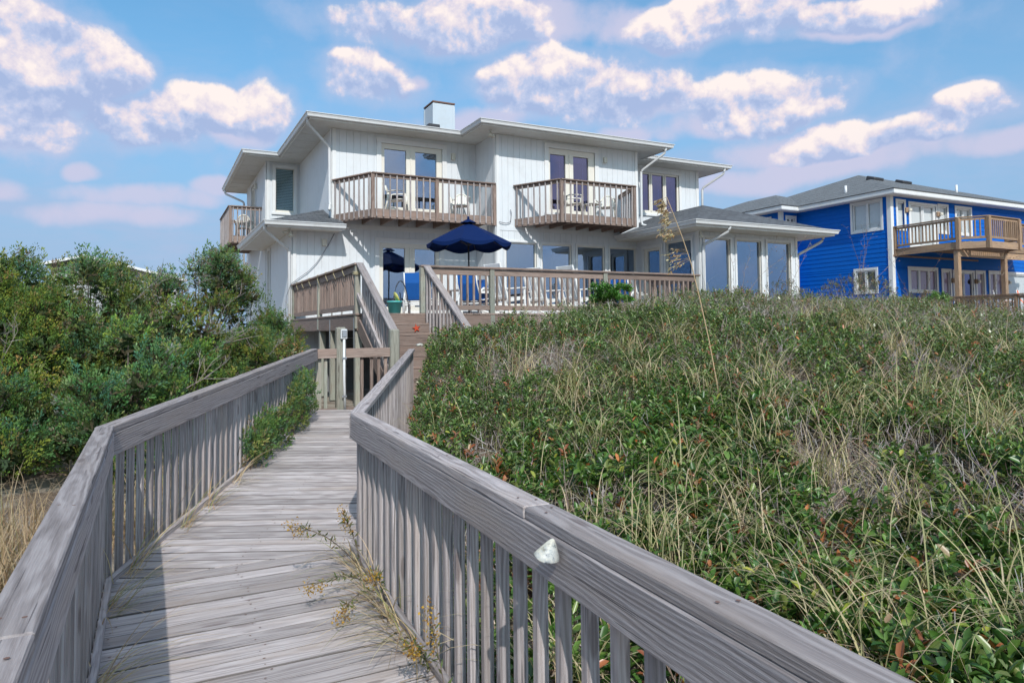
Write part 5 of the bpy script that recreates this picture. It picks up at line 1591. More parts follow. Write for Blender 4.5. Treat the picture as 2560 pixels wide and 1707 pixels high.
def cedar(u, v, r, ztop, label, dens=1.0, dead=0, seed=0, brown=.06, tint=(1, 1, 1), lean=0.0, group='cedars left of the boardwalk'):
    zb = gz(u, v); h = ztop - zb
    base = np.array([u, -v, zb])
    t = thing('cedar_bush', label, 'shrub', tuple(base), group)
    F = Matrix.Translation(tuple(base))
    nl = int(27 * max(.6, r) * dens * max(.7, h / 2.6))
    # lobes in a rough dome
    L_ = []
    for k in range(nl):
        zz = rng.uniform(.10, .93); rr = r * math.sqrt(max(.05, 1 - (max(0, zz - .25) / .82) ** 2)) * rng.uniform(.25, .95)
        a = rng.uniform(0, 2 * np.pi)
        L_.append((rr * math.cos(a) + lean * zz, rr * math.sin(a), zz * h, rng.uniform(.24, .40) * (1.05 - .40 * zz) * (.7 + .3 * r)))
    L_.append((lean * .9, 0, h * .92, .2))
    g = Geo(); gd = Geo()
    for (x, y, z, lr) in L_:
        n = int(112 * (lr / .3) ** 1.6)
        D0 = rand_dir(n, -.55, 1); P = np.array([x, y, z]) + D0 * lr * rng.uniform(.45, 1.0, (n, 1)) * np.array([1, 1, 1.15])
        P[:, 2] = np.maximum(P[:, 2], .06)
        D = nrm(D0 * .75 + np.array([[0, 0, .75]]) + rng.normal(0, .28, (n, 3)))
        lobe = rng.uniform(.75, 1.25); bc = np.array([(1, 1, 1), (1.25, 1.1, .8), (.85, 1.0, 1.25), (1.0, .95, .8)][rng.integers(4)])
        C = pal(n, CED_COL, [4, 3, 2.2, 1.2, brown * 12]) * lobe * bc * np.array(tint)
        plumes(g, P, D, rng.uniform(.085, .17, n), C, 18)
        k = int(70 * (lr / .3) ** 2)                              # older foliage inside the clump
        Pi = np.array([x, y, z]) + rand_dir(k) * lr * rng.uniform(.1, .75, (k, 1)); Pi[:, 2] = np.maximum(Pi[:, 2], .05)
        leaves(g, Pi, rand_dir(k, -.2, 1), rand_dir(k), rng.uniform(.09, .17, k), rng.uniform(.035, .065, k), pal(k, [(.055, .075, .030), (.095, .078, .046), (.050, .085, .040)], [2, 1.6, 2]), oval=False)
    # wispy leaders on top
    n = int(9 * r + 4); a = rng.uniform(0, 2 * np.pi, n); rr = rng.uniform(0, .7, n) * r
    P = np.stack([rr * np.cos(a) + lean * .8, rr * np.sin(a), h * (1 - .35 * (rr / r) ** 2) - .2], 1)
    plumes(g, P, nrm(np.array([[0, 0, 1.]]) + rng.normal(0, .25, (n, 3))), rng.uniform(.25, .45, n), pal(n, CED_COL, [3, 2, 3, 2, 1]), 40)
    mesh_obj('crown', g.mesh('crown', CEDAR), CEDAR, t, F)
    # trunk and limbs
    tp = []; ra = []; rb_ = []
    for k in range(3):
        a = rng.uniform(0, 6.28); top = Vector((.3 * r * math.cos(a) + lean * .5, .3 * r * math.sin(a), h * .6))
        tp.append([Vector((.06 * k, .05 * math.sin(k), -.1)), Vector((.12 * math.cos(a), .12 * math.sin(a), h * .25)), top]); ra.append(.055); rb_.append(.018)
    for (x, y, z, lr) in L_:
        st = Vector((x * .12, y * .12, max(.1, z * .45))); mid = Vector((x * .6, y * .6, z * .72 + .03)); tp.append([st, mid, Vector((x, y, z))]); ra.append(.016); rb_.append(.005)
    gg = Geo(); tubes_np(gg, tp, ra, rb_, (.14, .11, .09)); mesh_obj('trunk', gg.mesh('trunk', BARK), BARK, t, F)
    for k in range(dead):
        gdd = Geo(); a = rng.uniform(-2.6, .2); s0 = np.array([.35 * r * math.cos(a), .35 * r * math.sin(a), h * rng.uniform(.35, .75)])
        dirs = nrm(np.array([math.cos(a), math.sin(a), rng.uniform(.5, 1.3)]))
        segs = [(s0, dirs, .45 * r + .12, .010)]
        P = []; Q = []; Wd = []
        for lvl in range(4):
            nxt = []
            for (p, d, l, w) in segs:
                e = p + d * l; P.append(p); Q.append(e); Wd.append(w * 2)
                for j in range(3 if lvl else 4):
                    tt = rng.uniform(.35, 1); nxt.append((p + d * l * tt, nrm(d + rng.normal(0, .5, 3) + np.array([0, 0, .12])), l * rng.uniform(.42, .65), w * .55))
            segs = nxt
        ribbons(gdd, np.array(P), np.array(Q), np.array(Wd), pal(len(P), [(.36, .32, .30), (.28, .24, .21), (.42, .39, .37)], [2, 1, 1]))
        mesh_obj('dead_branch', gdd.mesh('dead_branch', TWIG), TWIG, t, F)
    return t


cedar(-6.3, 8.0, 1.25, 1.15, 'tall cedar at the left with a spiky leader against the sky', 1.15, 1)
cedar(-5.35, 9.5, 1.1, 1.02, 'green cedar left of centre in front of the far pale roof', 1.1, 1, brown=.12)
cedar(-4.45, 9.8, .95, .78, 'cedar with grey bare sticks on top, between the far roof and the house', 1.0, 2, brown=.14)
cedar(-3.95, 7.2, 1.1, 1.40, 'wind-bent cedar with many dead grey branches under the side balcony', 1.0, 4, brown=.2, lean=.25)
cedar(-2.95, 6.3, .85, .80, 'cedar touching the white wall below the low roof corner', 1.0, 1, tint=(1.1, 1.05, .9))
cedar(-3.25, 8.3, .70, -.05, 'low dense cedar beside the far end of the left railing', 1.2, 1)
cedar(-4.85, 11.7, .95, .05, 'blue-green cedar close behind the left railing at mid walk', 1.2, 1, tint=(.9, 1.05, 1.1))
cedar(-6.3, 10.2, 1.2, .68, 'broad yellow-green cedar in the middle of the left thicket', 1.15, 1, tint=(1.15, 1.1, .85))
cedar(-6.15, 11.9, .80, -.45, 'low cedar at the near corner of the left railing, above the dry grass', 1.25, 0, tint=(.95, 1.05, 1.0))
cedar(-7.5, 9.6, 1.25, .85, 'cedar at the left picture edge with rusty twigs', 1.15, 1, brown=.12)
cedar(-8.6, 7.0, 1.5, 1.0, 'cedar behind the leftmost one, cut by the picture edge', 1.0, 0)
cedar(-7.5, 10.9, .95, -.10, 'dark green cedar low at the left picture edge', 1.2, 0, brown=.1)
cedar(-5.5, 6.4, 1.3, 1.10, 'cedar in the back row below the sky, left of the bent one', 1.1, 1)
cedar(-4.15, 10.9, .6, -.22, 'small bright cedar leaning over the left railing cap', 1.25, 0, tint=(1.1, 1.15, .8))
cedar(-2.75, 7.5, .45, -.10, 'small cedar under the downspout at the white wall', 1.2, 0)
cedar(-9.6, 10.2, 1.3, .5, 'cedar filling the far left edge of the thicket', 1.0, 0)
cedar(-2.35, 4.3, .8, .35, 'cedar at the foot of the white side wall', .9, 0)
# far wooded rise at the left
gf = Geo(); n = 2600
P = np.stack([rng.uniform(-70, -16, n), rng.uniform(55, 75, n), rng.uniform(-2, 5.6, n)], 1)
P[:, 2] += 0.8 * np.sin(P[:, 0] * .4)
leaves(gf, P, rand_dir(n, -.2, 1), rand_dir(n), rng.uniform(.6, 1.3, n), rng.uniform(.5, .9, n), pal(n, [(.045, .07, .035), (.06, .075, .04)], [1, 1]))
o = mesh_obj('far_wood', gf.mesh('far_wood', CEDAR), CEDAR, None); tag(o, 'far line of dark scrub woods at the left horizon', 'woods', None, 'stuff')

# cedar sprays growing through the left railing
for i, (v0, v1, zt, n, lab) in enumerate(((11.6, 12.9, .46, 230, 'cedar sprout pushing through the left railing near the walk boards'), (10.0, 11.3, .74, 250, 'taller cedar sprout growing through the far left railing by the end panel'))):
    g = Geo(); v = rng.uniform(v0, v1, n); t_ = (15.46 - v) / (15.46 - 9.22); uu = -4.90 + t_ * (4.90 - 2.37)
    hz = rng.uniform(0, 1, n) ** .8 * (zt * (.55 + .45 * np.sin((v - v0) / (v1 - v0) * np.pi)))
    P = np.stack([uu + rng.uniform(-.02, .20, n), -v, ZW + t_ * .265 + hz], 1)
    D = nrm(np.stack([rng.uniform(-.1, .8, n), rng.normal(0, .4, n), rng.uniform(.3, 1, n)], 1))
    org = (float(uu.mean()), float(-v.mean()), ZW + .1)
    plumes(g, P, D, rng.uniform(.10, .2, n), pal(n, CED_COL, [4, 3, 2, 1, .4]), 26)
    tt = thing('cedar_sprout', lab, 'shrub', org, 'cedar sprouts in the railing')
    mesh_obj('crown', g.mesh('crown', CEDAR, org=org), CEDAR, tt, Matrix.Translation(org))
    gs = Geo(); k = 14; idx = rng.choice(n, k); Q = P[idx]; R0 = Q * 1.0; R0[:, 2] = ZW - .1; R0[:, 0] -= .12
    ribbons(gs, R0 - np.array(org), Q - np.array(org), np.full(k, .012), pal(k, [(.16, .12, .09)], [1])); mesh_obj('stem', gs.mesh('stem', TWIG), TWIG, tt, Matrix.Translation(org))['kind'] = 'stuff'


# ------------------------------------------------------------------ dune cover
CP, SP = math.cos(PSI), math.sin(PSI)


def w2uv(x, y):
    dx, dy = x - OX, y - OY
    return dx * CP + dy * SP, dx * SP - dy * CP


def right_of_walk(u, v):
    near = u > np.where(v > 15.66, -3.36 - (v - 15.66) * .062 + .10, -3.37 + (15.66 - v) * (2.44 / 5.94) + .12)
    return near


def dune_ok(u, v):
    ok = right_of_walk(u, v)
    ok &= ~((v < 9.75) & (u < .42))                               # stairs
    ok &= (v > np.where(u < 7.6, VD + .75, np.where(u < 15, 5.9, 3.0)))
    ok &= ~((u > 23.9) & (v < 8)) & (v < 21.5)
    return ok


def polar(n, rmin, rmax, a0=-9.0, a1=40.0, p=-.3):
    """points over the dune; closer to the path they stand denser"""
    q = p + 1; x = rng.uniform(0, 1, n); r = (rmin ** q + x * (rmax ** q - rmin ** q)) ** (1 / q)
    a = np.radians(rng.uniform(a0, a1, n))
    u, v = w2uv(r * np.sin(a), r * np.cos(a)); k = dune_ok(u, v)
    return u[k], v[k], r[k]


def vnoise(u, v, s, seed):
    return (np.sin(u * s + seed) * np.cos(v * s * 1.13 + seed * 1.7) + np.sin(u * s * 2.3 + v * s * 1.1 + seed * 3.1) * .5 + np.cos(v * s * 2.9 - u * s * .7 + seed) * .35) / 1.85


LG = [(.034, .092, .018), (.066, .150, .028), (.118, .210, .042), (.20, .25, .075), (.34, .37, .06), (.50, .17, .06), (.30, .20, .12)]


def cover(nsp, rmin, rmax, per, Lr, oval, ht, name, label, dull=0.0, a1=41.0):
    u, v, r = polar(nsp, rmin, rmax, a1=a1)
    bare = vnoise(u, v, 1.1, 2.0) + .55 * vnoise(u, v, 3.1, 5.0)
    gap = .50 - .24 * np.clip((u - 1.5) / 4, 0, 1) * np.clip((v - 10) / 4, 0, 1)
    near_rail = np.clip((u + 3.2) / 1.2, 0, 1)                    # less growth in the shade of the railing
    keep = (bare < gap) & (rng.uniform(0, 1, len(u)) < .25 + .75 * near_rail)
    u, v, r = u[keep], v[keep], r[keep]; n = len(u)
    g0 = ground(u, v); lump = .5 + .5 * vnoise(u, v, 2.4, 9.0)
    z = g0 + (.03 + ht * (.35 + .65 * lump)) * rng.uniform(.15, 1, n) ** .6
    P = np.stack([u, -v, z], 1)
    ax = nrm(np.array([[0, 0, 1.]]) + rng.normal(0, .45, (n, 3)))
    sc_ = np.ones(n)
    tone = 1 + .30 * vnoise(u, v, 3.3, 1.0)
    yel = np.clip(vnoise(u, v, 1.7, 4.0), 0, 1)
    t = np.linspace(.05, 1, per)[None]; sl_ = .11 * (1 + .25 * rng.normal(0, 1, n))[:, None]
    pos = P[:, None] + ax[:, None] * (t * sl_)[..., None]
    a = (np.arange(per) * 2.4)[None] + rng.uniform(0, 6.28, (n, 1))
    x = nrm(np.cross(ax, rand_dir(n))); y = np.cross(ax, x)
    rad = x[:, None] * np.cos(a)[..., None] + y[:, None] * np.sin(a)[..., None]
    d = nrm(rad + ax[:, None] * (.25 + .7 * t)[..., None] + rng.normal(0, .18, (n, per, 3)))
    up = nrm(ax[:, None] - d * .3 + rng.normal(0, .2, (n, per, 3)))
    m = n * per
    C = pal(m, LG, [3, 5, 5, 2.2, .35, .22, .3]).reshape(n, per, 3) * tone[:, None, None]
    C = C * (1 - dull) + dull * np.array([.215, .215, .120]) * rng.uniform(.6, 1.3, (n, per, 1))
    dead = rng.uniform(0, 1, n) < .035
    C[dead] = pal(int(dead.sum()) * per, [(.36, .13, .055), (.28, .10, .05), (.33, .19, .09)], [2, 1, 1]).reshape(-1, per, 3)
    Ln = rng.uniform(Lr[0], Lr[1], m)
    g = Geo(); leaves(g, pos.reshape(m, 3), d.reshape(m, 3), up.reshape(m, 3), Ln, Ln * rng.uniform(.38, .52, m), C.reshape(m, 3), oval=oval)
    o = mesh_obj(name, g.mesh(name, LEAF), LEAF, None); tag(o, label, 'ground cover', None, 'stuff')
    gs = Geo(); B0 = P.copy(); B0[:, 2] = g0 - .02; B0[:, :2] += rng.normal(0, .05, (n, 2))
    ribbons(gs, B0, P + ax * .08, np.full(n, .004), pal(n, [(.13, .10, .075), (.20, .165, .13)], [1, 1]))
    return gs


stems = []
stems.append(cover(5200, 1.6, 6.5, 11, (.048, .082), True, .40, 'dune_leaves', 'glossy green leafy ground cover on the near dune slope'))
stems.append(cover(10500, 5.5, 11.5, 10, (.033, .060), True, .38, 'dune_leaves', 'dense green leafy scrub on the middle of the dune', .14))
stems.append(cover(15000, 10.0, 24.0, 9, (.036, .070), False, .34, 'dune_leaves', 'olive leafy scrub along the dune crest before the houses', .42, 42.0))
gs = Geo()
for s in stems: gs.add(np.concatenate(s.V), np.concatenate(s.F), np.concatenate(s.C))
# bare grey twigs
u, v, r = polar(19000, 1.8, 20.0); dens = vnoise(u, v, 1.1, 2.0) + .55 * vnoise(u, v, 3.1, 5.0) + .75 * np.clip((u - .5) / 4, 0, 1)
k = rng.uniform(0, 1, len(u)) < np.clip(.35 + .9 * dens, .12, 1); u, v = u[k], v[k]; n = len(u)
P = np.stack([u, -v, ground(u, v) + rng.uniform(0, .16, n)], 1); d = nrm(np.array([[0, 0, .8]]) + rng.normal(0, .6, (n, 3)))
L = rng.uniform(.12, .34, n)[:, None]
TC = [(.38, .335, .315), (.27, .225, .20), (.48, .44, .42), (.32, .235, .18)]
C = pal(n, TC, [2, 2, 1, 1]); Q = P + d * L; ribbons(gs, P, Q, np.full(n, .0078), C)
for j in range(2):
    t_ = rng.uniform(.4, .9, (n, 1)); p2 = P + (Q - P) * t_; d2 = nrm(d + rng.normal(0, .6, (n, 3))); ribbons(gs, p2, p2 + d2 * L * .5, np.full(n, .005), C)
o = mesh_obj('dune_twigs', gs.mesh('dune_twigs', TWIG), TWIG, None); tag(o, 'tangle of bare grey twigs and stems between the dune plants', 'twigs', None, 'stuff')

# leaf litter by the railing and between the plants
g = Geo(); u, v, r = polar(9000, 1.2, 11.0, -12, 41); n = len(u)
P = np.stack([u, -v, ground(u, v) + rng.uniform(.004, .05, n)], 1)
D = rand_dir(n, -.25, .35); leaves(g, P, D, nrm(np.array([[0, 0, 1.]]) + rng.normal(0, .3, (n, 3))), rng.uniform(.03, .09, n), rng.uniform(.008, .03, n), pal(n, [(.30, .17, .11), (.22, .13, .085), (.36, .25, .17), (.14, .09, .065)], [2, 2, 1.5, 1]))
o = mesh_obj('leaf_litter', g.mesh('leaf_litter', GRASS), GRASS, None); tag(o, 'brown fallen leaves and straw on the sand', 'litter', None, 'stuff')


# beach grass
def tussocks(name, label, cu, cv, nb, Lr, cols, wts, spread=.10, kap=(1.0, 2.8), w=.0078, seg=7, a0=.45, lift=0.0):
    P = []; n_tot = 0
    for a, b, m in zip(cu, cv, nb):
        q = np.stack([a + rng.normal(0, spread, m), b + rng.normal(0, spread, m)], 1); P.append(q); n_tot += m
    P = np.concatenate(P); z = ground(P[:, 0], P[:, 1]); n = len(P)
    base = np.stack([P[:, 0], -P[:, 1], z + lift], 1)
    C = pal(n, cols, wts, .2); C2 = C * .4 + .6 * np.array([.56, .45, .28]) * rng.uniform(.6, 1.2, (n, 1))
    g = Geo(); blades(g, base, rng.uniform(0, 2 * np.pi, n), np.abs(rng.normal(0, a0, n)), rng.uniform(*kap, n) * rng.choice([1, 1, .55], n), rng.uniform(*Lr, n), np.full(n, w) * rng.uniform(.6, 1.3, n), C, seg, C2)
    o = mesh_obj(name, g.mesh(name, GRASS), GRASS, None); tag(o, label, 'grass', None, 'stuff')


GC = [(.52, .42, .27), (.23, .26, .10), (.36, .34, .17), (.16, .20, .07)]
spots = [(1480, 1120, 6.0), (1420, 1010, 7.6), (1600, 1000, 7.2), (1880, 1180, 5.4), (1700, 1250, 4.8), (2060, 1240, 4.8), (2180, 1060, 6.8), (2330, 1040, 6.6), (2440, 1180, 5.2), (2000, 1500, 3.3), (2290, 1490, 3.2),
         (2480, 1560, 2.9), (1840, 1330, 4.2), (1640, 1380, 3.9), (2250, 1300, 4.2), (2480, 1330, 3.9), (2080, 1130, 6.0), (1300, 960, 8.2), (1560, 920, 8.6), (2400, 900, 9.0), (1920, 1020, 7.2), (1760, 1060, 6.7), (2150, 1620, 2.7), (1500, 1290, 4.3)]
cu = []; cv = []
for x, y, dpt in spots:
    a, b = w2uv((x - 1280) / 1771.6 * dpt, dpt); cu.append(a); cv.append(b)
_u, _v, _r = polar(14, 2.6, 12.0, 2.0, 40.0)
cu += list(_u); cv += list(_v)
tussocks('beach_grass', 'arching tan and green beach grass tussocks on the dune', cu, cv, [int(rng.integers(45, 85)) for _ in cu], (.50, 1.0), [(.60, .49, .32), (.28, .31, .12), (.42, .39, .20), (.19, .23, .08)], [3.4, 2.0, 3, .8], .09, (2.0, 4.2), w=.0075, seg=10, a0=.40, lift=.18)
u, v, r = polar(560, 3.0, 18.0); tussocks('beach_grass', 'scattered thin beach grass blades all over the dune', u, v, [int(rng.integers(3, 9)) for _ in u], (.3, .75), GC, [3, 3, 2, 2], .10, w=.0048, lift=.16)
# dry grass left of the near railing
n = 190; u = rng.uniform(-8.6, -5.06, n); v = rng.uniform(13.0, 20.0, n)
tussocks('dry_grass', 'dry straw-coloured grass left of the near railing', u, v, [int(rng.integers(22, 46)) for _ in u], (.28, .62), [(.34, .23, .135), (.25, .16, .095), (.42, .31, .20), (.17, .19, .075)], [3, 3, 1.6, 1.3], .14, (.4, 1.7), w=.0075, seg=6)
n = 60; v = rng.uniform(10.0, 16.5, n); u = -5.15 + np.clip(15.46 - v, 0, 9) * .405 - rng.uniform(0, .5, n)
tussocks('dry_grass', 'dry grass growing behind the left railing balusters', u, v, [int(rng.integers(10, 22)) for _ in u], (.30, .7), [(.42, .31, .19), (.33, .22, .13), (.20, .22, .09)], [3, 2, 1], .12, (.4, 1.6), seg=5)
# blades that poke through the railings onto the boards
for name_u, vs_, lab, sgn in ((-4.84, (15.9, 16.9, 15.2, 13.9, 13.2, 12.6, 14.4), 'dry grass tufts reaching over the left edge of the walk', 1), (-3.42, (16.1, 16.4, 16.7, 17.2, 15.8, 16.9, 18.3), 'long pale grass blades reaching over the right edge of the walk', -1)):
    g = Geo()
    for vv in vs_:
        m = 30; uu = name_u + (max(0, 15.46 - vv) * .405 if sgn > 0 else -max(0, vv - 15.66) * .062)
        z0 = ZW + max(0, 15.45 - vv) / 6.2 * .265
        P = np.stack([uu + rng.normal(0, .03, m), -(vv + rng.normal(0, .12, m)), np.full(m, z0 - .03)], 1)
        phi = rng.normal(0 if sgn > 0 else np.pi, .7, m)
        C = pal(m, [(.58, .47, .30), (.44, .32, .19), (.28, .30, .12)], [3, 2, 1.4])
        blades(g, P, phi, rng.uniform(.3, 1.0, m), rng.uniform(.7, 1.5, m), rng.uniform(.15, .60, m), np.full(m, .0065), C, 8)
    g.V = [np.stack([q[:, 0], q[:, 1], np.maximum(q[:, 2], ZW + np.clip((15.45 + q[:, 1]) / 6.2, 0, 1) * .265 + .004)], 1) for q in g.V]
    o = mesh_obj('walk_edge_grass', g.mesh('walk_edge_grass', GRASS), GRASS, None); tag(o, lab, 'grass', None, 'stuff')


# goldenrod: leafy stems with a plume of small flowers
def goldenrod(base, tip, label, gold=(.48, .30, .05), group=None, plume=.16, leafy=1.0, cat='goldenrod'):
    base, tip = np.array(base, float), np.array(tip, float)
    t = thing('goldenrod', label, cat, tuple(base), group); F = Matrix.Translation(tuple(base))
    d = tip - base; L = np.linalg.norm(d); s = np.linspace(0, 1, 9)[:, None]
    bow = np.array([0, 0, 1.]) * (np.sin(s * np.pi) * .10 * L); path = d * s + bow
    V, Fc = tube_geo([tuple(p) for p in path], .0035, 5, .5); raw_mesh('stem', V, Fc, BARK, t, F)
    g = Geo(); n = int(46 * leafy); tt = rng.uniform(.12, .86, n); P = d * tt[:, None] + np.array([0, 0, 1.]) * (np.sin(tt * np.pi) * .10 * L)[:, None]
    dn = d / L; D = nrm(dn * .6 + rand_dir(n) * .9); leaves(g, P, D, rand_dir(n), rng.uniform(.03, .065, n), rng.uniform(.007, .012, n), pal(n, [(.10, .14, .045), (.15, .17, .06), (.20, .15, .07)], [2, 2, 1]), oval=False)
    mesh_obj('leaves', g.mesh('leaves', GRASS), GRASS, t, F)
    g = Geo(); n = 170; tt = rng.uniform(1 - plume / L, 1.02, n); P = d * tt[:, None] + rng.normal(0, .018, (n, 3)) + np.array([0, 0, .006])
    leaves(g, P, rand_dir(n), rand_dir(n), rng.uniform(.008, .018, n), rng.uniform(.006, .012, n), pal(n, [gold, (gold[0] * .7, gold[1] * .6, gold[2]), (.38, .32, .24)], [3, 2, 1.2]), oval=False)
    mesh_obj('flower_plume', g.mesh('flower_plume', GRASS), GRASS, t, F)['kind'] = 'stuff'


G1 = 'goldenrod leaning over the walk'
for (v0, du, dv, z, lab) in ((15.85, -.50, .25, .38, 'goldenrod stem leaning furthest over the walk, dull gold tip'), (15.9, -.16, .05, .40, 'short goldenrod with a bright tip at the right railing corner'), (16.15, -.46, .35, .14, 'lower goldenrod stem leaning over the walk'),
                             (16.3, -.36, .5, .07, 'goldenrod lying low over the walk boards'), (17.35, -.20, .28, .24, 'bright yellow-green goldenrod rooted at the right railing foot'), (16.5, -.2, .4, .3, 'thin goldenrod stem against the right balusters')):
    u0 = -3.40 - max(0, v0 - 15.66) * .062
    goldenrod((u0, -v0, ZW - .02), (u0 + du, -(v0 + dv), ZW + z), lab, group=G1)
goldenrod((-3.62, -18.0, ZW - .3), (-3.66, -17.75, ZW + .42), 'goldenrod tip showing between the near right balusters', group=G1)
G2 = 'goldenrod on the dune'
for (x, y, d, hh, lab) in ((1235, 845, 9.5, .42, 'golden brown goldenrod head on the dune left of the railing post'), (1285, 900, 8.8, .40, 'rust coloured goldenrod low on the dune slope'), (1325, 820, 10.2, .45, 'fluffy pale goldenrod head before the deck rim'), (1345, 815, 10.3, .40, 'goldenrod with grey fluff beside the pale one'),
                           (1375, 815, 10.3, .42, 'rightmost grey goldenrod before the deck rim'), (1250, 870, 9.2, .38, 'dark gold goldenrod between its neighbours'), (1340, 850, 9.7, .4, 'orange goldenrod tuft in mid dune')):
    X, Y = (x - 1280) / 1771.6 * d, d; zt = (826 - y) / 1771.6 * d; uu, vv = w2uv(X, Y)
    goldenrod((uu + .05, -vv, zt - hh), (uu, -vv, zt), lab, (.42, .24, .05) if 'pale' not in lab and 'grey' not in lab else (.44, .34, .24), G2, .2, 1.0)


# tall sea oats stalk
def sea_oats():
    wp = lambda x, y, dp: Vector(((x - 1280) / 1771.6 * dp, dp, (826 - y + (x - 1280) * -.0105) / 1771.6 * dp))
    Mi = Matrix.Rotation(-PSI, 3, 'Z')
    def toF(q): return Mi @ Vector((q.x - OX, q.y - OY, q.z))
    pts = [toF(wp(*p, 6.6)) for p in ((1800, 1065), (1788, 960), (1770, 850), (1748, 740), (1730, 660), (1708, 590), (1690, 540), (1672, 492))]
    base = pts[0] - Vector((0, 0, .25))
    t = thing('sea_oats', 'tall dry sea oats stalk with drooping seed heads rising above the dune', 'sea oats', tuple(base))
    F = Matrix.Translation(base); R = [p - base for p in [base] + pts]
    V, Fc = tube_geo(R, .0075, 6, .35); raw_mesh('stalk', V, Fc, DEADSTALK, t, F, True)
    g = Geo(); left = np.array(toF(wp(1600, 560, 6.6)) - toF(wp(1700, 560, 6.6))); left = left / np.linalg.norm(left)
    Rn = np.array([tuple(q) for q in R])
    def along(f):
        x = f * (len(Rn) - 1); i = int(min(len(Rn) - 2, x)); return Rn[i] + (Rn[i + 1] - Rn[i]) * (x - i)
    for f0, f1, k, ln in ((.64, .69, 12, .22), (.76, .82, 13, .18), (.83, .88, 11, .15), (.89, 1.0, 26, .11)):
        for j in range(k):
            p = along(rng.uniform(f0, f1)); d = nrm(left * rng.uniform(.8, 1.1) + np.array([0, 0, rng.uniform(-.35, .15)]) + rng.normal(0, .12, 3))
            L = ln * rng.uniform(.6, 1.1); tip = p + d * L + np.array([0, 0, -.05 * L / .2])
            n = 9; tt = rng.uniform(.35, 1.0, n)[:, None]; P = p + (tip - p) * tt
            D = nrm(d[None] * .8 + np.array([[0, 0, -.75]]) + rng.normal(0, .25, (n, 3)))
            leaves(g, P, D, rand_dir(n), rng.uniform(.022, .040, n), rng.uniform(.008, .013, n), pal(n, [(.42, .37, .22), (.38, .25, .13), (.60, .48, .32), (.25, .16, .09)], [3, 2, 2, 1]))
            ribbons(g, p[None], tip[None], np.array([.002]), np.array([[.42, .31, .19]]))
    mesh_obj('seed_head', g.mesh('seed_head', GRASS), GRASS, t, F)
    for f_, ph, a_, kp, ln, w_ in ((.62, 2.6, .5, 1.9, .5, .005), (.45, 3.4, .9, 1.2, .35, .006)):
        g = Geo(); blades(g, np.array([along(f_)]), np.array([ph]), np.array([a_]), np.array([kp]), np.array([ln]), np.array([w_]), np.array([[.40, .32, .2]]), 8)
        mesh_obj('leaf_blade', g.mesh('leaf_blade', GRASS), GRASS, t, F)


DEADSTALK = m_plain('straw_stalk', (.46, .33, .19), .7)
sea_oats()


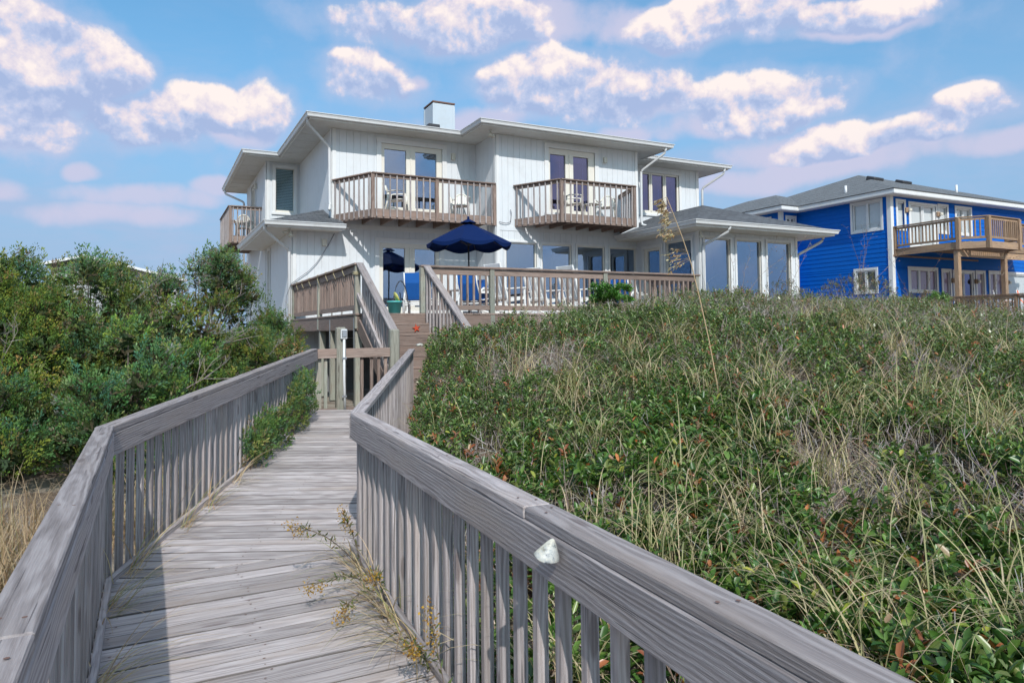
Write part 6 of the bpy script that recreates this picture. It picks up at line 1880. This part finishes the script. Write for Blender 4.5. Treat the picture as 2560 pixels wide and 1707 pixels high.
# leafy shrubs standing out on the crest
def shrub(x, y, d, r, h, cols, wts, label, name, nsp=160, per=11, Lr=(.05, .09), bare=0, cat='shrub', thin=False, lobes=0):
    X, Y = (x - 1280) / 1771.6 * d, d; uu, vv = w2uv(X, Y); zt = (826 - y) / 1771.6 * d
    zb = min(zt - h, gz(uu, vv) + .1); base = np.array([uu, -vv, zb]); H_ = zt - zb
    t = thing(name, label, cat, tuple(base)); F = Matrix.Translation(tuple(base))
    g = Geo(); gs2 = Geo()
    n = nsp; D0 = rand_dir(n, .0 if not thin else .3, 1); R = rng.uniform(.45, 1, (n, 1)) ** .5
    P = D0 * R * np.array([r, r, h]) + np.array([0, 0, H_ - h])
    if lobes:
        lc = np.stack([rng.uniform(-1, 1, lobes) * r, rng.uniform(-1, 1, lobes) * r, rng.uniform(.25, .85, lobes) * h + H_ - h], 1); lc[0] = (-.1 * r, 0, H_ - .1)
        P = lc[rng.integers(0, lobes, n)] + D0 * R * np.array([.42 * r, .42 * r, .16 * h + .03])
    ax = nrm(D0 * .6 + np.array([[0, 0, .8]]) + rng.normal(0, .2, (n, 3)))
    a = (np.arange(per) * 2.4)[None] + rng.uniform(0, 6.28, (n, 1)); x_ = nrm(np.cross(ax, rand_dir(n))); y_ = np.cross(ax, x_)
    tt = np.linspace(.1, 1, per)[None]; rad = x_[:, None] * np.cos(a)[..., None] + y_[:, None] * np.sin(a)[..., None]
    pos = P[:, None] + ax[:, None] * (tt * .08)[..., None]; dd = nrm(rad + ax[:, None] * (.3 + .6 * tt)[..., None]); m = n * per
    if per: leaves(g, pos.reshape(m, 3), dd.reshape(m, 3), nrm(np.repeat(ax[:, None], per, 1).reshape(m, 3) + rng.normal(0, .2, (m, 3))), rng.uniform(*Lr, m), rng.uniform(*Lr, m) * .42, pal(m, cols, wts), oval=True); mesh_obj('crown', g.mesh('crown', LEAF), LEAF, t, F)
    k = max(10, n // 5); idx = rng.choice(n, k); st = np.zeros((k, 3)); st[:, :2] = rng.normal(0, .06, (k, 2))
    mid = (st + P[idx]) / 2 + rng.normal(0, .03, (k, 3)); C = pal(k, [(.20, .16, .13), (.28, .23, .19)], [1, 1])
    ribbons(gs2, st, mid, np.full(k, .010), C); ribbons(gs2, mid, P[idx], np.full(k, .007), C)
    for j in range(bare):
        p = np.array([rng.normal(0, .1), rng.normal(0, .1), H_ * .5]); d = nrm(np.array([rng.normal(0, .55), rng.normal(0, .3), 1.]))
        for q in range(6):
            e = p + d * rng.uniform(.12, .2) * (1 + h); ribbons(gs2, p[None], e[None], np.array([.011 - q * .0014]), np.array([[.24, .19, .16]]))
            for z_ in range(2):
                d2 = nrm(d + rng.normal(0, .6, 3)); ribbons(gs2, e[None], (e + d2 * .11)[None], np.array([.004]), np.array([[.26, .2, .17]]))
                lv = np.array([e + d2 * .11]); leaves(gs2, lv, rand_dir(1), rand_dir(1), np.array([.03]), np.array([.015]), pal(1, [(.28, .14, .08), (.24, .25, .12)], [1, 1]), oval=False)
            p = e; d = nrm(d + rng.normal(0, .14, 3))
    mesh_obj('stems', gs2.mesh('stems', TWIG), TWIG, t, F)


shrub(1520, 728, 12.0, .34, .34, [(.075, .20, .030), (.11, .27, .04), (.05, .14, .025)], [3, 2, 2], 'bright green leafy shrub in front of the deck railing', 'green_shrub', 150, 10, (.05, .085), lobes=9)
shrub(2150, 700, 14.5, .75, .42, [(.13, .14, .07), (.17, .17, .09), (.24, .12, .07)], [3, 2, 1], 'thorny grey-green bush on the crest before the blue wall', 'crest_bush', 150, 8, (.03, .055), 5)
shrub(1960, 715, 13.5, .35, .3, [(.13, .14, .07), (.2, .12, .07)], [2, 1], 'bare thorny stems before the sunroom corner', 'crest_bush', 40, 6, (.03, .05), 4, thin=True)
shrub(1850, 735, 13.0, .45, .2, [(.13, .14, .07), (.26, .12, .07)], [2, 1.5], 'thin twiggy plant before the sunroom windows', 'crest_bush', 50, 6, (.03, .05), 3, thin=True)
shrub(2300, 745, 15.5, .5, .3, [(.20, .12, .07), (.15, .14, .07)], [2, 2], 'brownish bush before the blue house lower railing', 'crest_bush', 110, 7, (.03, .06), 2)
shrub(2460, 765, 15.0, .7, .3, [(.22, .13, .08), (.15, .14, .07)], [2, 2], 'rusty twiggy bush at the right edge of the crest', 'crest_bush', 150, 7, (.03, .06), 2)
shrub(2345, 750, 14.5, .22, .18, [(.10, .20, .04), (.14, .24, .05)], [2, 1], 'small fresh green plant below the blue house deck post', 'crest_bush', 50, 8, (.04, .07))
shrub(715, 855, 11.6, .28, .30, [(.20, .20, .06), (.12, .15, .05), (.30, .16, .06)], [2, 2, 1.5], 'sparse yellow-green shrub at the left under the deck beam', 'sparse_shrub', 45, 7, (.04, .07), 1, thin=True)
